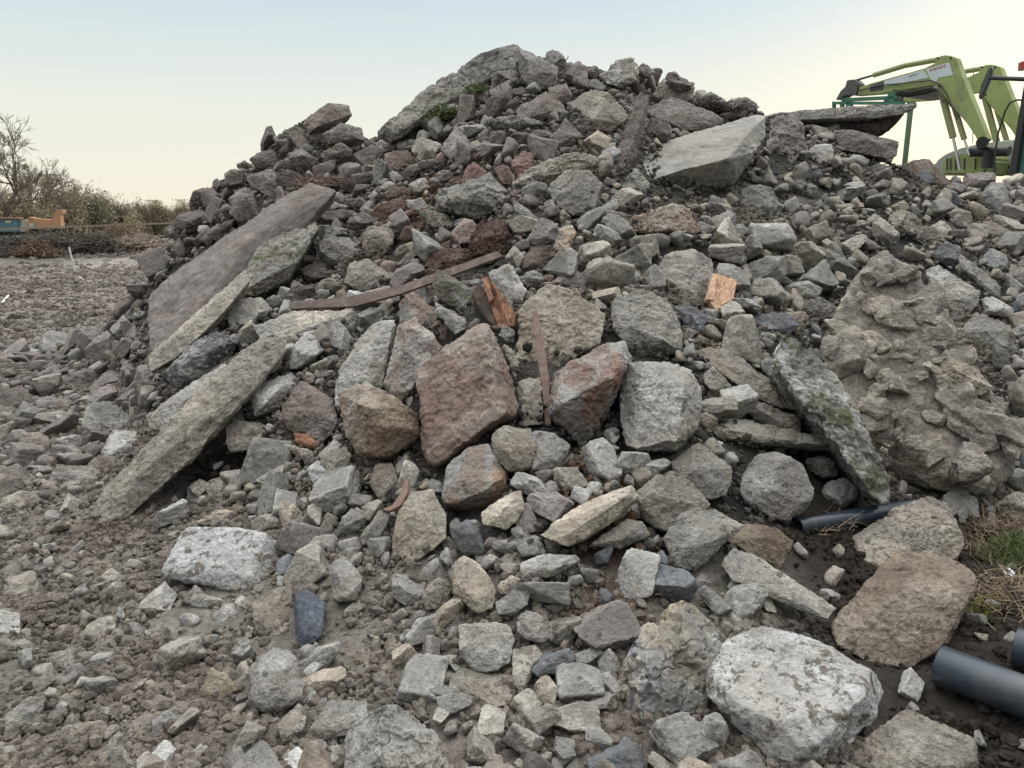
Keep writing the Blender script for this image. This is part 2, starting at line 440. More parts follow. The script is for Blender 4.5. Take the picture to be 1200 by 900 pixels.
def build_ground():
    X = axis(-5.2, 7.2, .028, 2500); Y = axis(1.3, 10.2, .028, 2500)
    gx, gy = np.meshgrid(X, Y); x, y = gx.ravel(), gy.ravel()
    z = H(x, y)
    z = z - .06 * sstep(.12, .4, Hbase(x, y))
    near = (1 - sstep(12, 30, y)) * (np.abs(x) < 20)
    P = np.stack([x, y, z], 1)
    z = z + near * (.030 * fbm(P * 5, 3) + .018 * fbm(P * 14 + 3, 3) + .008 * fbm(P * 34, 2))
    mid = sstep(11, 16, y) * (1 - sstep(60, 90, y))
    z = z + mid * .07 * fbm(P * 1.6, 4)
    z = np.where((np.abs(x) > 120) | (y > 120) | (y < -60), -0.1, z)
    V = np.stack([x, y, z], 1)
    nx, ny = len(X), len(Y)
    i = (np.arange(ny - 1)[:, None] * nx + np.arange(nx - 1)[None, :]).ravel()
    F = np.stack([i, i + 1, i + nx + 1, i + nx], 1)
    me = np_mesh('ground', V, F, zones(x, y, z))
    m, t, b = new_mat('bare_soil')
    a = N(t, 'ShaderNodeAttribute', attribute_type='GEOMETRY', attribute_name='col')
    co = N(t, 'ShaderNodeTexCoord').outputs['Object']
    n1 = noise(t, co, 14, 7, .72); n2 = noise(t, co, 60, 4, .7); n3 = noise(t, co, 1.1, 5, .6)
    base = a.outputs['Color']
    for s, lo, hi, w0, w1 in ((n1, .32, .7, .62, 1.4), (n2, .3, .7, .72, 1.3), (n3, .35, .65, .85, 1.15)):
        c = N(t, 'ShaderNodeCombineColor'); vv = mrange(t, s, lo, hi, w0, w1)
        for k in range(3): t.links.new(vv, c.inputs[k])
        base = mix(t, 1.0, base, c.outputs[0], 'MULTIPLY')
    vo = N(t, 'ShaderNodeTexVoronoi'); vo.inputs['Scale'].default_value = 30; t.links.new(co, vo.inputs['Vector'])
    h = add(t, add(t, mul(t, n1, 1.0), mul(t, n2, .5)), mul(t, vo.outputs[0], -.5))
    t.links.new(base, b.inputs['Base Color']); bump(t, b, h, .03)
    b.inputs['Roughness'].default_value = .95
    o = obj('ground', me, m); o['kind'] = 'structure'
build_ground()

# ------------------------------------------------------------------ broken stone and concrete builder
TONE = dict(g=(.265, .258, .242), lg=(.375, .368, .348), dg=(.16, .153, .143), bl=(.145, .155, .168), t=(.335, .295, .24),
            lt=(.395, .36, .30), br=(.215, .155, .13), rd=(.18, .138, .125), mv=(.225, .203, .19), w=(.46, .465, .455),
            dm=(.165, .144, .132), gt=(.30, .28, .245), or_=(.36, .17, .09))
KIND = dict(S=('concrete_slab', 'concrete slab'), B=('concrete_block', 'concrete block'), R=('boulder', 'boulder'),
            T=('stone', 'stone'), K=('brick_fragment', 'brick'), D=('earth_lump', 'earth lump'))

def planes_of(pts):
    bm = bmesh.new()
    for p in pts: bm.verts.new(Vector(p))
    r = bmesh.ops.convex_hull(bm, input=bm.verts)
    bm.normal_update()
    c = np.mean([np.array(v.co) for v in bm.verts if v.link_faces], axis=0)
    Ns, Ds, As = [], [], []
    for f in bm.faces:
        n = np.array(f.normal); d = float(n @ (np.array(f.verts[0].co) - c))
        if d < 0: n, d = -n, -d
        if d < 1e-4: continue
        for i, m in enumerate(Ns):
            if m @ n > .9985 and abs(Ds[i] - d) < .03:
                break
        else: Ns.append(n); Ds.append(d)
    V = np.array([v.co for v in bm.verts if v.link_faces]); bm.free()
    return np.array(Ns), np.array(Ds), c, V

def polytope(Ns, Ds, R, s, level, k):
    d0 = ICO[level][0] * s
    u = d0 @ R.T; u /= np.linalg.norm(u, axis=1)[:, None]
    q = np.maximum(u @ Ns.T, 0) / Ds
    mx = q.max(1, keepdims=True)
    w = (q / mx) ** k
    r = 1 / (mx[:, 0] * w.sum(1) ** (1 / k))
    global FAC; rv = np.random.default_rng(int(abs(Ds.sum()) * 1e4)).random((len(Ds), 2)); FAC = np.concatenate([(w @ rv) / w.sum(1, keepdims=True), np.zeros((len(w), 1))], 1)
    nn = w @ Ns; nn /= np.linalg.norm(nn, axis=1)[:, None] + 1e-9
    return u * r[:, None], nn

def roughen(P, nn, S, amp, seed, fine=1.0):
    o = np.array([seed * 3.1, seed * 1.7, seed * .9])
    a = amp * S
    d = a * fbm(P * (1.4 / S) + o, 3) * 1.3
    f = fbm(P * (2.6 / S) + o + 5, 4)
    d = d - a * .55 * sstep(.04, .12, f)                       # spalls with a scarp edge
    cr_ = np.abs(fbm(P * (2.1 / S) + o + 31, 3)); d = d - a * .38 * (1 - sstep(0.0, .035, cr_))      # cracks
    ff = fbm(P * (5.5 / S) + o + 9, 3)
    d = d - a * .30 * sstep(.08, .13, ff) + a * .22 * ff
    d = d + fine * (.010 * fbm(P * 16 + o, 3) + .0045 * fbm(P * 48 + o, 2))
    return P + nn * d[:, None]

HEROES = []          # dicts: poly (px), ref phrase, object, centre px, depth
_seed = [100]
def rock_from_points(kind, label, pts, tone, mat='c', tone2=None, k=90, amp=.036, level=None, chips=7, fine=1.35, ref=None, poly=None):
    _seed[0] += 1; sd = _seed[0]; rr = np.random.default_rng(sd)
    Ns, Ds, c, V = planes_of(pts)
    cov = np.cov((V - c).T); ev, R = np.linalg.eigh(cov); s = np.sqrt(np.maximum(ev, 1e-5))
    S = float(np.prod(s) ** (1 / 3) * 2.6); S = max(S, .05)
    # knock off random corners and edges
    eN, eD = [], []
    for _ in range(chips):
        n = rr.normal(size=3); n[1] -= .6; n = R @ ((R.T @ n) / s); n /= np.linalg.norm(n)
        h = ((V - c) @ n).max(); eN.append(n); eD.append(h * rr.uniform(.84, .95))
    if chips: Ns = np.concatenate([Ns, eN]); Ds = np.concatenate([Ds, eD])
    u_, v_, f_ = proj(V); span = max(np.ptp(u_), np.ptp(v_))
    if level is None: level = 6 if span > 75 else (5 if span > 34 else 4)
    P, nn = polytope(Ns, Ds, R, s, level, k)
    if np.mean(f_) < 3.9: fine *= .6; amp *= .8
    fac = FAC; P = roughen(P, nn, S, amp, sd, fine)
    nm, cat = KIND[kind]
    me = np_mesh(nm, P, ICO[level][1], fac)
    o = obj(nm, me, M[mat], loc=tuple(c))
    if isinstance(tone, str): tone = TONE[tone]
    if tone2 is None: tone2 = tuple(x * y for x, y in zip(tone, (.74, .68, .62)))
    elif isinstance(tone2, str): tone2 = TONE[tone2]
    j = rr.uniform(.92, 1.08)
    o.color = (*[x * j for x in tone], 1); o['tone2'] = [float(x) for x in tone2]
    tag(o, label, cat)
    o['grain'] = [1.0, 1.0, 1.0]
    HEROES.append(dict(poly=poly, ref=ref, o=o, c=(float(np.mean(u_)), float(np.mean(v_))), f=float(np.mean(f_)), P=c, S=S))
    return o

def area(poly):
    a = np.array(poly); x, y = a[:, 0], a[:, 1]
    return abs(np.dot(x, np.roll(y, -1)) - np.dot(y, np.roll(x, -1))) / 2

def frame(u, v, w=.8, Y=None, lift=0):
    P0 = hitpix(u, v) if Y is None else at(u, v, Y)
    if Y is None: tn = tnormal(P0[0], min(P0[1], 9.0))
    else: tn = np.array([0, -.45, .9])
    vd = ray(u, v); vd = vd / np.linalg.norm(vd)
    n = tn - vd * w; n /= np.linalg.norm(n)
    return P0, n
def onplane(P0, n, u, v, p):
    r = ray(u, v); t = ((P0 + n * p - CAM) @ n) / (r @ n); return CAM + r * t

def hero(kind, tone, label, poly, p=None, th=None, mat='c', t2=None, w=.8, Y=None, inner=(), jit=.25, k=90, amp=None, chips=6, ref=None, fine=1.35, back=.8, at_=None, lumps=0):
    """poly: outline in photo pixels, each (u, v) or (u, v, extra protrusion in metres); inner: ridge points"""
    P2 = [(q[0], q[1]) for q in poly]
    cu = sum(q[0] for q in P2) / len(P2); cv = sum(q[1] for q in P2) / len(P2)
    a_ = at_ or (cu, cv)
    P0, n = frame(a_[0], a_[1], w, Y)
    f = proj(P0)[2]; vd_ = ray(cu, cv); vd_ = vd_ / np.linalg.norm(vd_)
    size = math.sqrt(area(P2)) * f / FPX
    if p is None: p = .30 * size
    if amp is None: amp = .034 if kind in 'RTD' else .022
    if th is None: th = .75 * size
    rr = np.random.default_rng(int(cu * 7 + cv * 13))
    pts = []
    for q in poly:
        e = q[2] if len(q) > 2 else -jit * size * rr.uniform(0, 1)
        A = onplane(P0, n, q[0], q[1], p + e); pts.append(A)
        B = onplane(P0, n, cu + (q[0] - cu) * back, cv + (q[1] - cv) * back, p)
        bd = -n * .35 + vd_ * .65; bd /= np.linalg.norm(bd); pts.append(B + bd * th)
    for q in inner:
        pts.append(onplane(P0, n, q[0], q[1], p + (q[2] if len(q) > 2 else .12 * size)))
    if not inner:
        for _ in range(2):
            i = rr.integers(len(P2)); t = rr.uniform(.3, .65)
            pts.append(onplane(P0, n, cu + (P2[i][0] - cu) * t, cv + (P2[i][1] - cv) * t, p + rr.uniform(.06, .16) * size))
    o = rock_from_points(kind, label, pts, tone, mat, t2, k=k, amp=amp, chips=chips, ref=ref, poly=P2, fine=fine)
    if lumps:                               # stones still cemented into the lump: one mesh with it
        me = o.data; V0 = np.zeros(len(me.vertices) * 3); me.vertices.foreach_get('co', V0); V0 = V0.reshape(-1, 3)
        ca = np.zeros(len(V0) // 1 * 4); me.color_attributes['col'].data.foreach_get('color', ca)
        Vs, Fs, nv, Cs_ = [V0], [ICO[6][1]], len(V0), [ca.reshape(-1, 4)[:, :3]]
        for q in range(lumps):
            hh = rr.uniform(.0, .06)
            for _ in range(50):
                uu = rr.uniform(min(a[0] for a in P2), max(a[0] for a in P2)); vv = rr.uniform(min(a[1] for a in P2), max(a[1] for a in P2))
                a = np.array(P2); x, y = a[:, 0], a[:, 1]; x2, y2 = np.roll(x, -1), np.roll(y, -1)
                ins = (((y > vv) != (y2 > vv)) & (uu < (x2 - x) * (vv - y) / (y2 - y + 1e-9) + x)).sum() % 2
                du = min(math.hypot(uu - b_[0], vv - b_[1]) for b_ in P2)
                if ins and du > 14: break
            R_ = rr.uniform(.11, .17) if q % 8 == 0 else rr.uniform(.025, .085); c = onplane(P0, n, uu, vv, p + hh) - n * R_ * .1 - np.array(o.location)
            e1 = np.cross(n, rr.normal(size=3)); e1 /= np.linalg.norm(e1); e2 = np.cross(n, e1)
            hp = [c + e1 * d_[0] * R_ * 1.5 + e2 * d_[1] * R_ + n * d_[2] * R_ * .62 for d_ in (rr.normal(size=(16, 3)))  for d_ in [d_ / np.linalg.norm(d_) * rr.uniform(.9, 1.1)]]
            Ns, Ds, cc, VV = planes_of(hp); P, nn = polytope(Ns, Ds, np.eye(3), np.ones(3), 4, 90); Cs_.append(FAC)
            P = roughen(P + cc, nn, R_ * 1.6, .03, 900 + q, .9); Vs.append(P); Fs.append(ICO[4][1] + nv); nv += len(P)
        m_ = me.materials[0]; me2 = np_mesh(me.name, np.concatenate(Vs), np.concatenate(Fs), np.concatenate(Cs_)); me2.materials.append(m_); o.data = me2
    return o

def ell(kind, tone, label, u, v, rx, ry, ang=0, p=None, mat='c', t2=None, k=22, amp=.06, ref=None, w=.8, Y=None):
    P0, n = frame(u, v, w, Y); f = proj(P0)[2]
    A, B = rx * f / FPX, ry * f / FPX; C = .8 * math.sqrt(A * B)
    if p is None: p = .35 * C
    c = onplane(P0, n, u, v, p)
    ca, sa = math.cos(math.radians(ang)), math.sin(math.radians(ang))
    e1 = onplane(P0, n, u + ca * 10, v - sa * 10, p) - c; e1 /= np.linalg.norm(e1)
    e2 = np.cross(n, e1)
    rr = np.random.default_rng(int(u * 11 + v * 5))
    pts = []
    for i in range(16):
        d = rr.normal(size=3); d /= np.linalg.norm(d); d *= rr.uniform(.95, 1.12)
        pts.append(c + e1 * d[0] * A + e2 * d[1] * B / max(.6, abs(e2 @ np.array([0, .2, .98])) ) + n * d[2] * C)
    for d in ((1, 0), (-1, 0), (0, 1), (0, -1)): pts.append(c + e1 * d[0] * A + e2 * d[1] * B)
    poly = [(u + math.cos(t) * rx * .95, v - math.sin(t) * ry * .95) for t in np.linspace(0, 6.28, 9)[:-1]]
    return rock_from_points(kind, label, pts, tone, mat, t2, k=k, amp=amp, chips=3, ref=ref, poly=poly)

# ================================================================== THE TRACED PIECES
# ---- middle of the heap
hero('B', 'br', 'big tilted reddish brown concrete block with a flat stained face mid heap',
     [(488, 433, .0), (557, 375, .05), (572, 378, .06), (585, 397, 0), (613, 487, -.08), (595, 497, -.06), (508, 547, .02), (493, 533, 0), (492, 487, 0)],
     p=.26, th=.5, mat='p', t2=(.27, .235, .205), inner=[(562, 386, .12), (592, 486, .13), (570, 384, .10)], ref='big tilted brown block', k=34, w=1.1, amp=.03, back=.9)
hero('R', 'lt', 'rounded tan concrete lump with a rusty bar across its left side',
     [(607, 367), (617, 343), (643, 333), (677, 337), (712, 370), (703, 403), (647, 435), (613, 447), (602, 433)], p=.12, th=.4, mat='s', jit=.1, ref='rounded tan lump', k=45, amp=.035, w=1.0)
hero('B', 'gt', 'narrow tan block piece below the rounded tan lump, beside the rusty bar', [(606, 445), (634, 440), (637, 497), (609, 500)], p=.05, th=.3)
hero('B', 'g', 'grey topped concrete block with a red brown underside, right of the rusty bar',
     [(647, 437, .0), (730, 388, -.02), (748, 415, -.04), (725, 442, .06), (720, 473, -.05), (692, 533, -.1), (670, 517, -.02), (640, 487, -.02), (638, 467, 0)],
     p=.2, th=.5, mat='p', t2=(.19, .11, .08), inner=[(655, 468, .2), (722, 440, .18)], ref='red brown bottomed block', k=30, amp=.035)
hero('B', 'lg', 'pale grey squarish concrete block right of the red brown bottomed block', [(724, 420), (760, 418), (815, 430), (822, 455), (820, 500), (800, 530), (735, 528), (726, 500)],
     p=.24, th=.5, inner=[(745, 440, .05), (800, 450, .12), (795, 515, .07)], ref='pale squarish block', jit=.12)
hero('B', 'gt', 'tan grey broken block with a brown hollow, lower left of the big tilted block', [(393, 460), (430, 445), (490, 480), (493, 510), (460, 533), (427, 540), (405, 513)],
     p=.25, th=.45, mat='p', t2=(.25, .19, .14), inner=[(418, 472, .12), (455, 485, .14)], ref='tan broken block')
hero('B', 'lg', 'pale upright concrete block standing behind the tan broken block', [(388, 453), (412, 403), (433, 378), (463, 374), (455, 410), (447, 462), (425, 470), (395, 480)], p=.2, th=.4, ref='pale upright block', jit=.12)
hero('S', 'lg', 'upright grey slab leaning between the pale upright block and the big tilted block', [(447, 460), (466, 380), (482, 368), (514, 398), (519, 405), (490, 447), (473, 462), (468, 474)],
     p=.18, th=.35, mat='p', t2=(.22, .17, .14), inner=[(470, 440, .06), (480, 380, .08)], ref='leaning grey slab', jit=.1)
hero('B', 'g', 'rough dark stained lump on top of the leaning grey slab', [(467, 352), (483, 343), (510, 360), (532, 393), (517, 403), (497, 385), (467, 378)], p=.1, th=.3, mat='p', t2='br')
hero('T', 'lg', 'small pale grey stone between the dark stained lump and the dark faced slab', [(510, 353), (545, 372), (547, 385), (533, 393), (511, 366)], p=.12)
hero('S', (.10, .095, .08), 'dark faced slab piece with a pale edge left of the splintered timber', [(505, 332), (517, 317), (557, 340), (568, 370), (547, 372), (513, 350)], p=.15, th=.2, mat='m', t2='g')
hero('B', 'lg', 'pale concrete block directly behind the splintered timber', [(572, 320), (597, 307), (617, 340), (608, 363), (598, 366), (580, 340)], p=.1, th=.25, jit=.1, ref='pale block behind timber')
ell('T', 'g', 'small grey cobble between the splintered timber and the rounded tan lump', 594, 393, 11, 10)
hero('T', 'gt', 'narrow tan grey stone wedged right of the big tilted block', [(588, 403), (603, 408), (609, 432), (604, 447)], p=.06)
hero('B', 'gt', 'speckled tan concrete lump below the big tilted block', [(577, 507), (590, 498), (622, 501), (629, 525), (622, 550), (597, 553), (583, 542), (574, 523)], p=.15, th=.3, mat='s', ref='speckled tan lump')
hero('B', 'g', 'grey speckled lump touching the right side of the speckled tan lump', [(622, 503), (650, 507), (670, 518), (659, 548), (640, 553), (624, 550)], p=.13, th=.3)
hero('B', 'g', 'blocky concrete piece with a rust brown lower face below the speckled tan lump', [(523, 545), (550, 522), (573, 519), (595, 553), (595, 583), (563, 597), (523, 598), (517, 580)],
     p=.12, th=.35, mat='p', t2=(.22, .15, .10), inner=[(522, 578, .05), (568, 572, .08), (590, 560, .05)], ref='rust faced piece')
hero('B', 'lt', 'tan flat faced block standing low left of the rust faced piece', [(463, 600), (478, 575), (505, 570), (523, 600), (523, 632), (482, 666), (455, 643)], p=.1, th=.3, mat='s', ref='tan flat faced block', w=1.1, jit=.12)
hero('T', 'lt', 'pale tan rounded stone just below the rust faced piece', [(563, 600), (596, 578), (612, 572), (615, 600), (592, 622), (568, 618)], p=.1)
ell('T', 'gt', 'pale rounded stone half covered by the curved rusty sheet', 452, 567, 20, 23, 20, mat='p')
hero('S', 'lt', 'long pale tan slab piece lying diagonally below the red brown bottomed block', [(628, 626), (690, 585), (742, 566), (752, 580), (732, 603), (668, 642)], p=.14, th=.16, inner=[(740, 578, .03), (650, 636, .03)], ref='long pale tan slab', w=.5)
hero('S', 'g', 'rough grey slab piece tucked under the long pale tan slab', [(687, 640), (735, 607), (752, 612), (763, 627), (727, 643)], p=.08, th=.12)
hero('T', 'lg', 'flat pale stone lying just below the long pale tan slab', [(607, 660), (633, 648), (677, 650), (682, 658), (640, 678), (610, 672)], p=.08, th=.12, ref='flat pale stone')
hero('R', 'g', 'rough grey lump below the pale squarish block, left of the round grey boulder', [(784, 539), (814, 515), (859, 547), (857, 580), (825, 588), (795, 567)], p=.12, ref='rough grey lump', mat='s')
hero('R', 'gt', 'tan rough lump below the pale squarish block', [(745, 575), (770, 553), (815, 565), (833, 590), (820, 615), (775, 622), (748, 605)], p=.13, mat='s', ref='tan rough lump')
hero('R', 'g', 'smooth round grey boulder above the black pipe', [(866, 580), (870, 550), (889, 530), (912, 526), (942, 543), (957, 573), (951, 599), (925, 612), (885, 603)], p=.16, k=45, amp=.03, jit=.1, inner=[(915, 570, .06)], ref='round grey boulder')
hero('S', 'gt', 'long flat slab piece lying level above the round grey boulder', [(842, 502), (855, 488), (900, 504), (975, 513), (983, 526), (900, 523), (844, 515)], p=.12, th=.2, inner=[(850, 506, .03), (970, 522, .03)], ref='level flat slab')
hero('S', 'gt', 'grey slab piece sloping down right beside the pale squarish block', [(810, 411), (848, 404), (938, 470), (936, 480), (905, 477), (844, 440)], p=.14, th=.1, mat='c', ref='sloping grey slab', w=.6, inner=[(870, 455, .02)])
hero('S', 'gt', 'thin tan slab piece directly under the sloping grey slab', [(870, 464), (938, 488), (938, 508), (900, 502), (876, 484)], p=.08, th=.1)
hero('R', 'gt', 'grey brown lump with dark hollows above the pale squarish block', [(715, 352), (748, 337), (785, 350), (800, 380), (797, 412), (770, 422), (735, 412), (718, 385)], p=.12, mat='s', ref='hollowed grey brown lump', t2='g')
hero('R', 'gt', 'rounded tan boulder left of the bright orange wood chunk', [(767, 318), (780, 295), (814, 290), (838, 305), (840, 340), (820, 360), (788, 352)], p=.16, mat='p', t2='mv', k=45, ref='rounded tan boulder')
hero('T', 'bl', 'blue grey stone just below the rounded tan boulder', [(789, 360), (810, 358), (829, 370), (825, 391), (806, 386)], p=.08, mat='b')
hero('T', 'bl', 'blue grey flat stone below the orange wood chunk', [(866, 393), (889, 367), (919, 363), (938, 380), (926, 393)], p=.08, mat='b')
ell('T', 'g', 'grey oval stone standing above the mossy slab edge', 959, 364, 17, 22, 80)
ell('T', 'gt', 'flat pale stone leaning against the top of the mossy slab edge', 925, 380, 30, 12, 35, w=.5)

# ---- long pieces on the left
hero('S', 'lt', 'long sandy concrete beam lying diagonally down the left side of the heap',
     [(107, 600), (117, 577), (207, 483), (277, 417), (300, 399), (320, 388), (337, 397), (333, 417), (293, 453), (273, 483), (240, 517), (197, 560), (167, 593), (127, 627), (108, 620)],
     p=.27, th=.12, mat='s', t2='gt', jit=.02, w=.74, at_=(185, 545), amp=.03, k=50, chips=2, fine=1.6, ref='long sandy beam', back=.95)
hero('S', 'lg', 'pale grey slab half hidden behind the long sandy beam', [(170, 487), (200, 463), (263, 425), (274, 433), (233, 470), (187, 507), (173, 500)], p=.16, th=.2, jit=.03, w=.5, ref='slab behind sandy beam', inner=[(215, 470, .05), (262, 440, .05)])
hero('B', 'lg', 'light grey angular block right of the long sandy beam', [(290, 457), (343, 435), (351, 447), (327, 480), (297, 488)], p=.1, ref='light angular block')
hero('B', 'mv', 'large brown grey angular block right of the long sandy beam', [(350, 443), (393, 470), (396, 497), (377, 520), (360, 519), (325, 493), (327, 477)], p=.13, th=.3, ref='brown grey angular block', mat='p')
hero('B', 'gt', 'squat brown block below the light angular block', [(263, 495), (303, 492), (313, 500), (310, 526), (267, 530)], p=.1, th=.18, ref='squat brown block')
hero('K', (.30, .17, .11), 'small orange red brick fragment below the brown grey angular block', [(343, 508), (358, 507), (372, 520), (371, 528), (345, 517)], p=.07)
hero('T', 'lt', 'flat cream stone lying just under the orange red brick fragment', [(322, 517), (345, 520), (370, 531), (363, 540), (327, 524)], p=.08, th=.05)
hero('T', 'w', 'small near white cobble below the flat cream stone', [(358, 549), (370, 538), (393, 550), (387, 563), (370, 572)], p=.07, t2='lg', ref='near white cobble')
hero('T', 'g', 'grey stone standing in the dark gap under the long sandy beam', [(218, 570), (239, 564), (246, 588), (243, 600), (222, 597)], p=.05)
hero('T', 'gt', 'brown grey stone right of the dark gap under the long sandy beam', [(241, 565), (262, 555), (266, 578), (257, 594), (245, 590)], p=.08)
hero('T', 'lt', 'smooth tan stone directly behind the white speckled block', [(227, 613), (253, 595), (275, 600), (273, 618)], p=.05)
hero('B', 'w', 'white speckled concrete block lying on the soil at the lower left', [(185, 665, 0), (217, 615, 0), (310, 620, 0), (332, 637, -.03), (320, 663, -.05), (310, 699, -.02), (293, 697, 0), (193, 678, .0)],
     p=.12, th=.18, mat='w', t2='lg', inner=[(293, 685, .05), (312, 623, .03), (190, 668, .03)], jit=0, ref='white speckled block', amp=.02, k=38, w=.7, chips=4)
hero('S', (.185, .16, .145), 'huge smooth earth stained slab leaning on the left flank of the heap',
     [(170, 349), (200, 320), (233, 297), (277, 267), (320, 237), (362, 213), (397, 222), (380, 240), (345, 262), (325, 292), (292, 330), (258, 362), (222, 398), (195, 424), (175, 432), (172, 400)],
     p=.19, th=.2, mat='q', t2=(.20, .19, .18), jit=.02, w=.4, amp=.02, k=40, ref='huge leaning slab', chips=1, back=.95)
hero('S', (.40, .37, .305), 'pale broken lower edge of the huge leaning slab', [(175, 437), (172, 417), (215, 379), (262, 338), (288, 315), (294, 328), (255, 375), (205, 420)], p=.26, th=.2, mat='c', jit=.02, w=.4, amp=.02, k=60, chips=2, t2='gt')
hero('B', 'gt', 'moss streaked concrete chunk on the right side of the huge leaning slab', [(287, 325), (302, 287), (343, 267), (365, 253), (375, 267), (350, 307), (335, 330), (300, 349), (275, 345)], p=.36, th=.5, mat='m', ref='moss streaked chunk', t2='g')
hero('R', 'g', 'lumpy blue grey rock below the lower edge of the huge leaning slab', [(183, 437), (227, 397), (253, 385), (280, 399), (275, 420), (205, 458)], p=.15, mat='b', t2='bl', ref='lumpy blue grey rock', amp=.09)
hero('B', 'lg', 'pale grey lump between the moss streaked chunk and the lumpy blue grey rock', [(267, 350), (307, 347), (320, 363), (293, 387), (267, 390)], p=.12)
hero('S', 'lt', 'wedge shaped pale slab lying under the left end of the rusty steel bar', [(295, 383), (340, 365), (425, 362), (432, 368), (420, 380), (350, 400), (310, 404)], p=.09, th=.08, jit=.04, w=.5, ref='wedge shaped pale slab', mat='p', t2='g')

# ---- round stones beside the moss streaked chunk
ell('T', 'mv', 'round brown grey cobble right of the moss streaked chunk', 370, 316, 20, 16, ref='round brown grey cobble')
ell('T', 'mv', 'flat brown cobble just above the wedge shaped pale slab', 357, 344, 24, 11, 8)
ell('T', 'gt', 'tan cobble above the left end of the rusty steel bar', 387, 337, 19, 13, 10)
hero('R', 'gt', 'two lobed tan stone above the rusty steel bar', [(402, 330), (408, 308), (430, 302), (455, 318), (450, 340), (425, 345)], p=.1, k=45)
ell('T', 'g', 'tall grey cobble above the two lobed tan stone', 402, 297, 19, 24, 60)
ell('T', 'gt', 'grey stone with a bitten corner right of the tall grey cobble', 447, 285, 24, 18, 50)
ell('T', 'g', 'small round grey cobble in the cluster above the rusty steel bar', 432, 279, 9, 8)
ell('T', 'mv', 'mid sized grey cobble above the tall grey cobble', 422, 262, 18, 13, 20)
ell('T', 'lg', 'light round cobble below the red capped stone', 438, 231, 8, 9)

# ---- red and mauve stones high left of centre
hero('B', (.20, .155, .14), 'reddish brown boxy block under the pale top slab at the upper left', [(450, 178), (477, 175), (491, 193), (467, 202), (452, 200)], p=.12, th=.2, ref='reddish boxy block')
ell('T', 'mv', 'round mauve stone right below the reddish boxy block', 486, 201, 13, 12)
ell('T', 'lg', 'pale oval stone leaning below the round mauve stone', 493, 219, 15, 10, -35)
hero('T', 'rd', 'rough red stone left of the pale oval stone', [(447, 226), (462, 216), (480, 220), (486, 230), (470, 236), (450, 236)], p=.1, amp=.1)
ell('T', (.24, .17, .15), 'pinkish egg shaped stone under the rough red stone', 458, 247, 14, 16, 100)
hero('T', 'g', 'flat dark bottomed stone right of the pinkish egg shaped stone', [(475, 235), (495, 231), (503, 243), (492, 250), (478, 245)], p=.08)
hero('T', (.23, .16, .145), 'pinkish angular stone above the pale broken crag', [(540, 217), (545, 195), (556, 188), (571, 200), (567, 216)], p=.1, ref='pinkish angular stone')
hero('T', (.20, .145, .135), 'dusty red stone right of the pinkish angular stone', [(578, 197), (592, 191), (604, 205), (602, 217), (590, 216)], p=.1)
hero('T', (.24, .17, .15), 'pink grey stone between the dusty red stone and the notched grey boulder', [(598, 190), (612, 177), (626, 180), (625, 195), (610, 212), (602, 203)], p=.1)
ell('T', 'mv', 'flat mauve stone above the pale broken crag', 508, 194, 20, 8)
ell('T', 'mv', 'small mauve stone left of the pinkish angular stone', 520, 208, 13, 9, 20)
hero('R', 'gt', 'pale broken crag with a dark overhang left of centre near the top', [(508, 240), (512, 222), (545, 214), (575, 202), (590, 218), (601, 236), (587, 245), (560, 256), (530, 245)], p=.25, th=.4, inner=[(560, 225, .1)], ref='pale broken crag', amp=.08, mat='s', t2='g')
hero('D', (.12, .078, .065), 'dark red brown clod of earth behind the rusty steel bar', [(545, 283), (563, 257), (590, 251), (601, 268), (602, 293), (573, 312), (545, 304)], p=.14, mat='e', amp=.1, ref='dark red clod', k=45)
hero('D', (.155, .11, .095), 'lower reddish earth lump along the top of the rusty steel bar', [(488, 322), (505, 298), (540, 285), (555, 300), (545, 315), (500, 327)], p=.08, mat='e', amp=.12, k=45)
ell('T', 'gt', 'long grey stone between the pale broken crag and the red earth', 512, 258, 26, 10, -22)
hero('T', 'g', 'jagged dark stone left of the lower reddish earth lump', [(457, 318), (480, 292), (492, 290), (488, 300), (470, 320)], p=.08)

# ---- upper centre
hero('R', 'g', 'large notched grey boulder above the middle of the heap', [(640, 222), (663, 196), (690, 198), (708, 212), (697, 247), (678, 257), (650, 240)], p=.3, th=.4, inner=[(665, 225, .05)], ref='notched grey boulder', jit=.1, amp=.04, k=45)
hero('R', 'gt', 'pale hooded crag overhanging the notched grey boulder', [(598, 218), (620, 192), (660, 178), (690, 177), (703, 192), (700, 203), (665, 197), (640, 215), (615, 232)], p=.2, th=.3, amp=.08, mat='s', ref='hooded crag')
hero('B', 'mv', 'brown grey wedge block below the notched grey boulder', [(617, 282), (633, 253), (654, 262), (650, 283), (628, 290)], p=.13, ref='brown grey wedge')
hero('S', 'g', 'narrow grey slab piece pointing down left of the brown grey wedge', [(600, 233), (612, 240), (633, 258), (630, 268), (604, 248)], p=.1, th=.1)
ell('T', 'g', 'small grey stone under the left foot of the notched grey boulder', 644, 244, 10, 9)
ell('T', 'lt', 'small pale cobble right of the brown grey wedge', 660, 254, 8, 9)
hero('B', (.42, .30, .22), 'pink and cream broken block with a dark hole below the notched grey boulder', [(648, 290), (653, 268), (671, 263), (677, 272), (668, 284), (662, 297)], p=.12, mat='p', t2='lt', ref='pink cream block')
hero('R', (.055, .042, .038), 'very dark brown boulder below the pink cream block', [(610, 310), (622, 288), (645, 286), (652, 300), (640, 313), (615, 318)], p=.1, t2='rd')
ell('T', 'g', 'grey round cobble above the rounded tan lump', 625, 327, 13, 11)
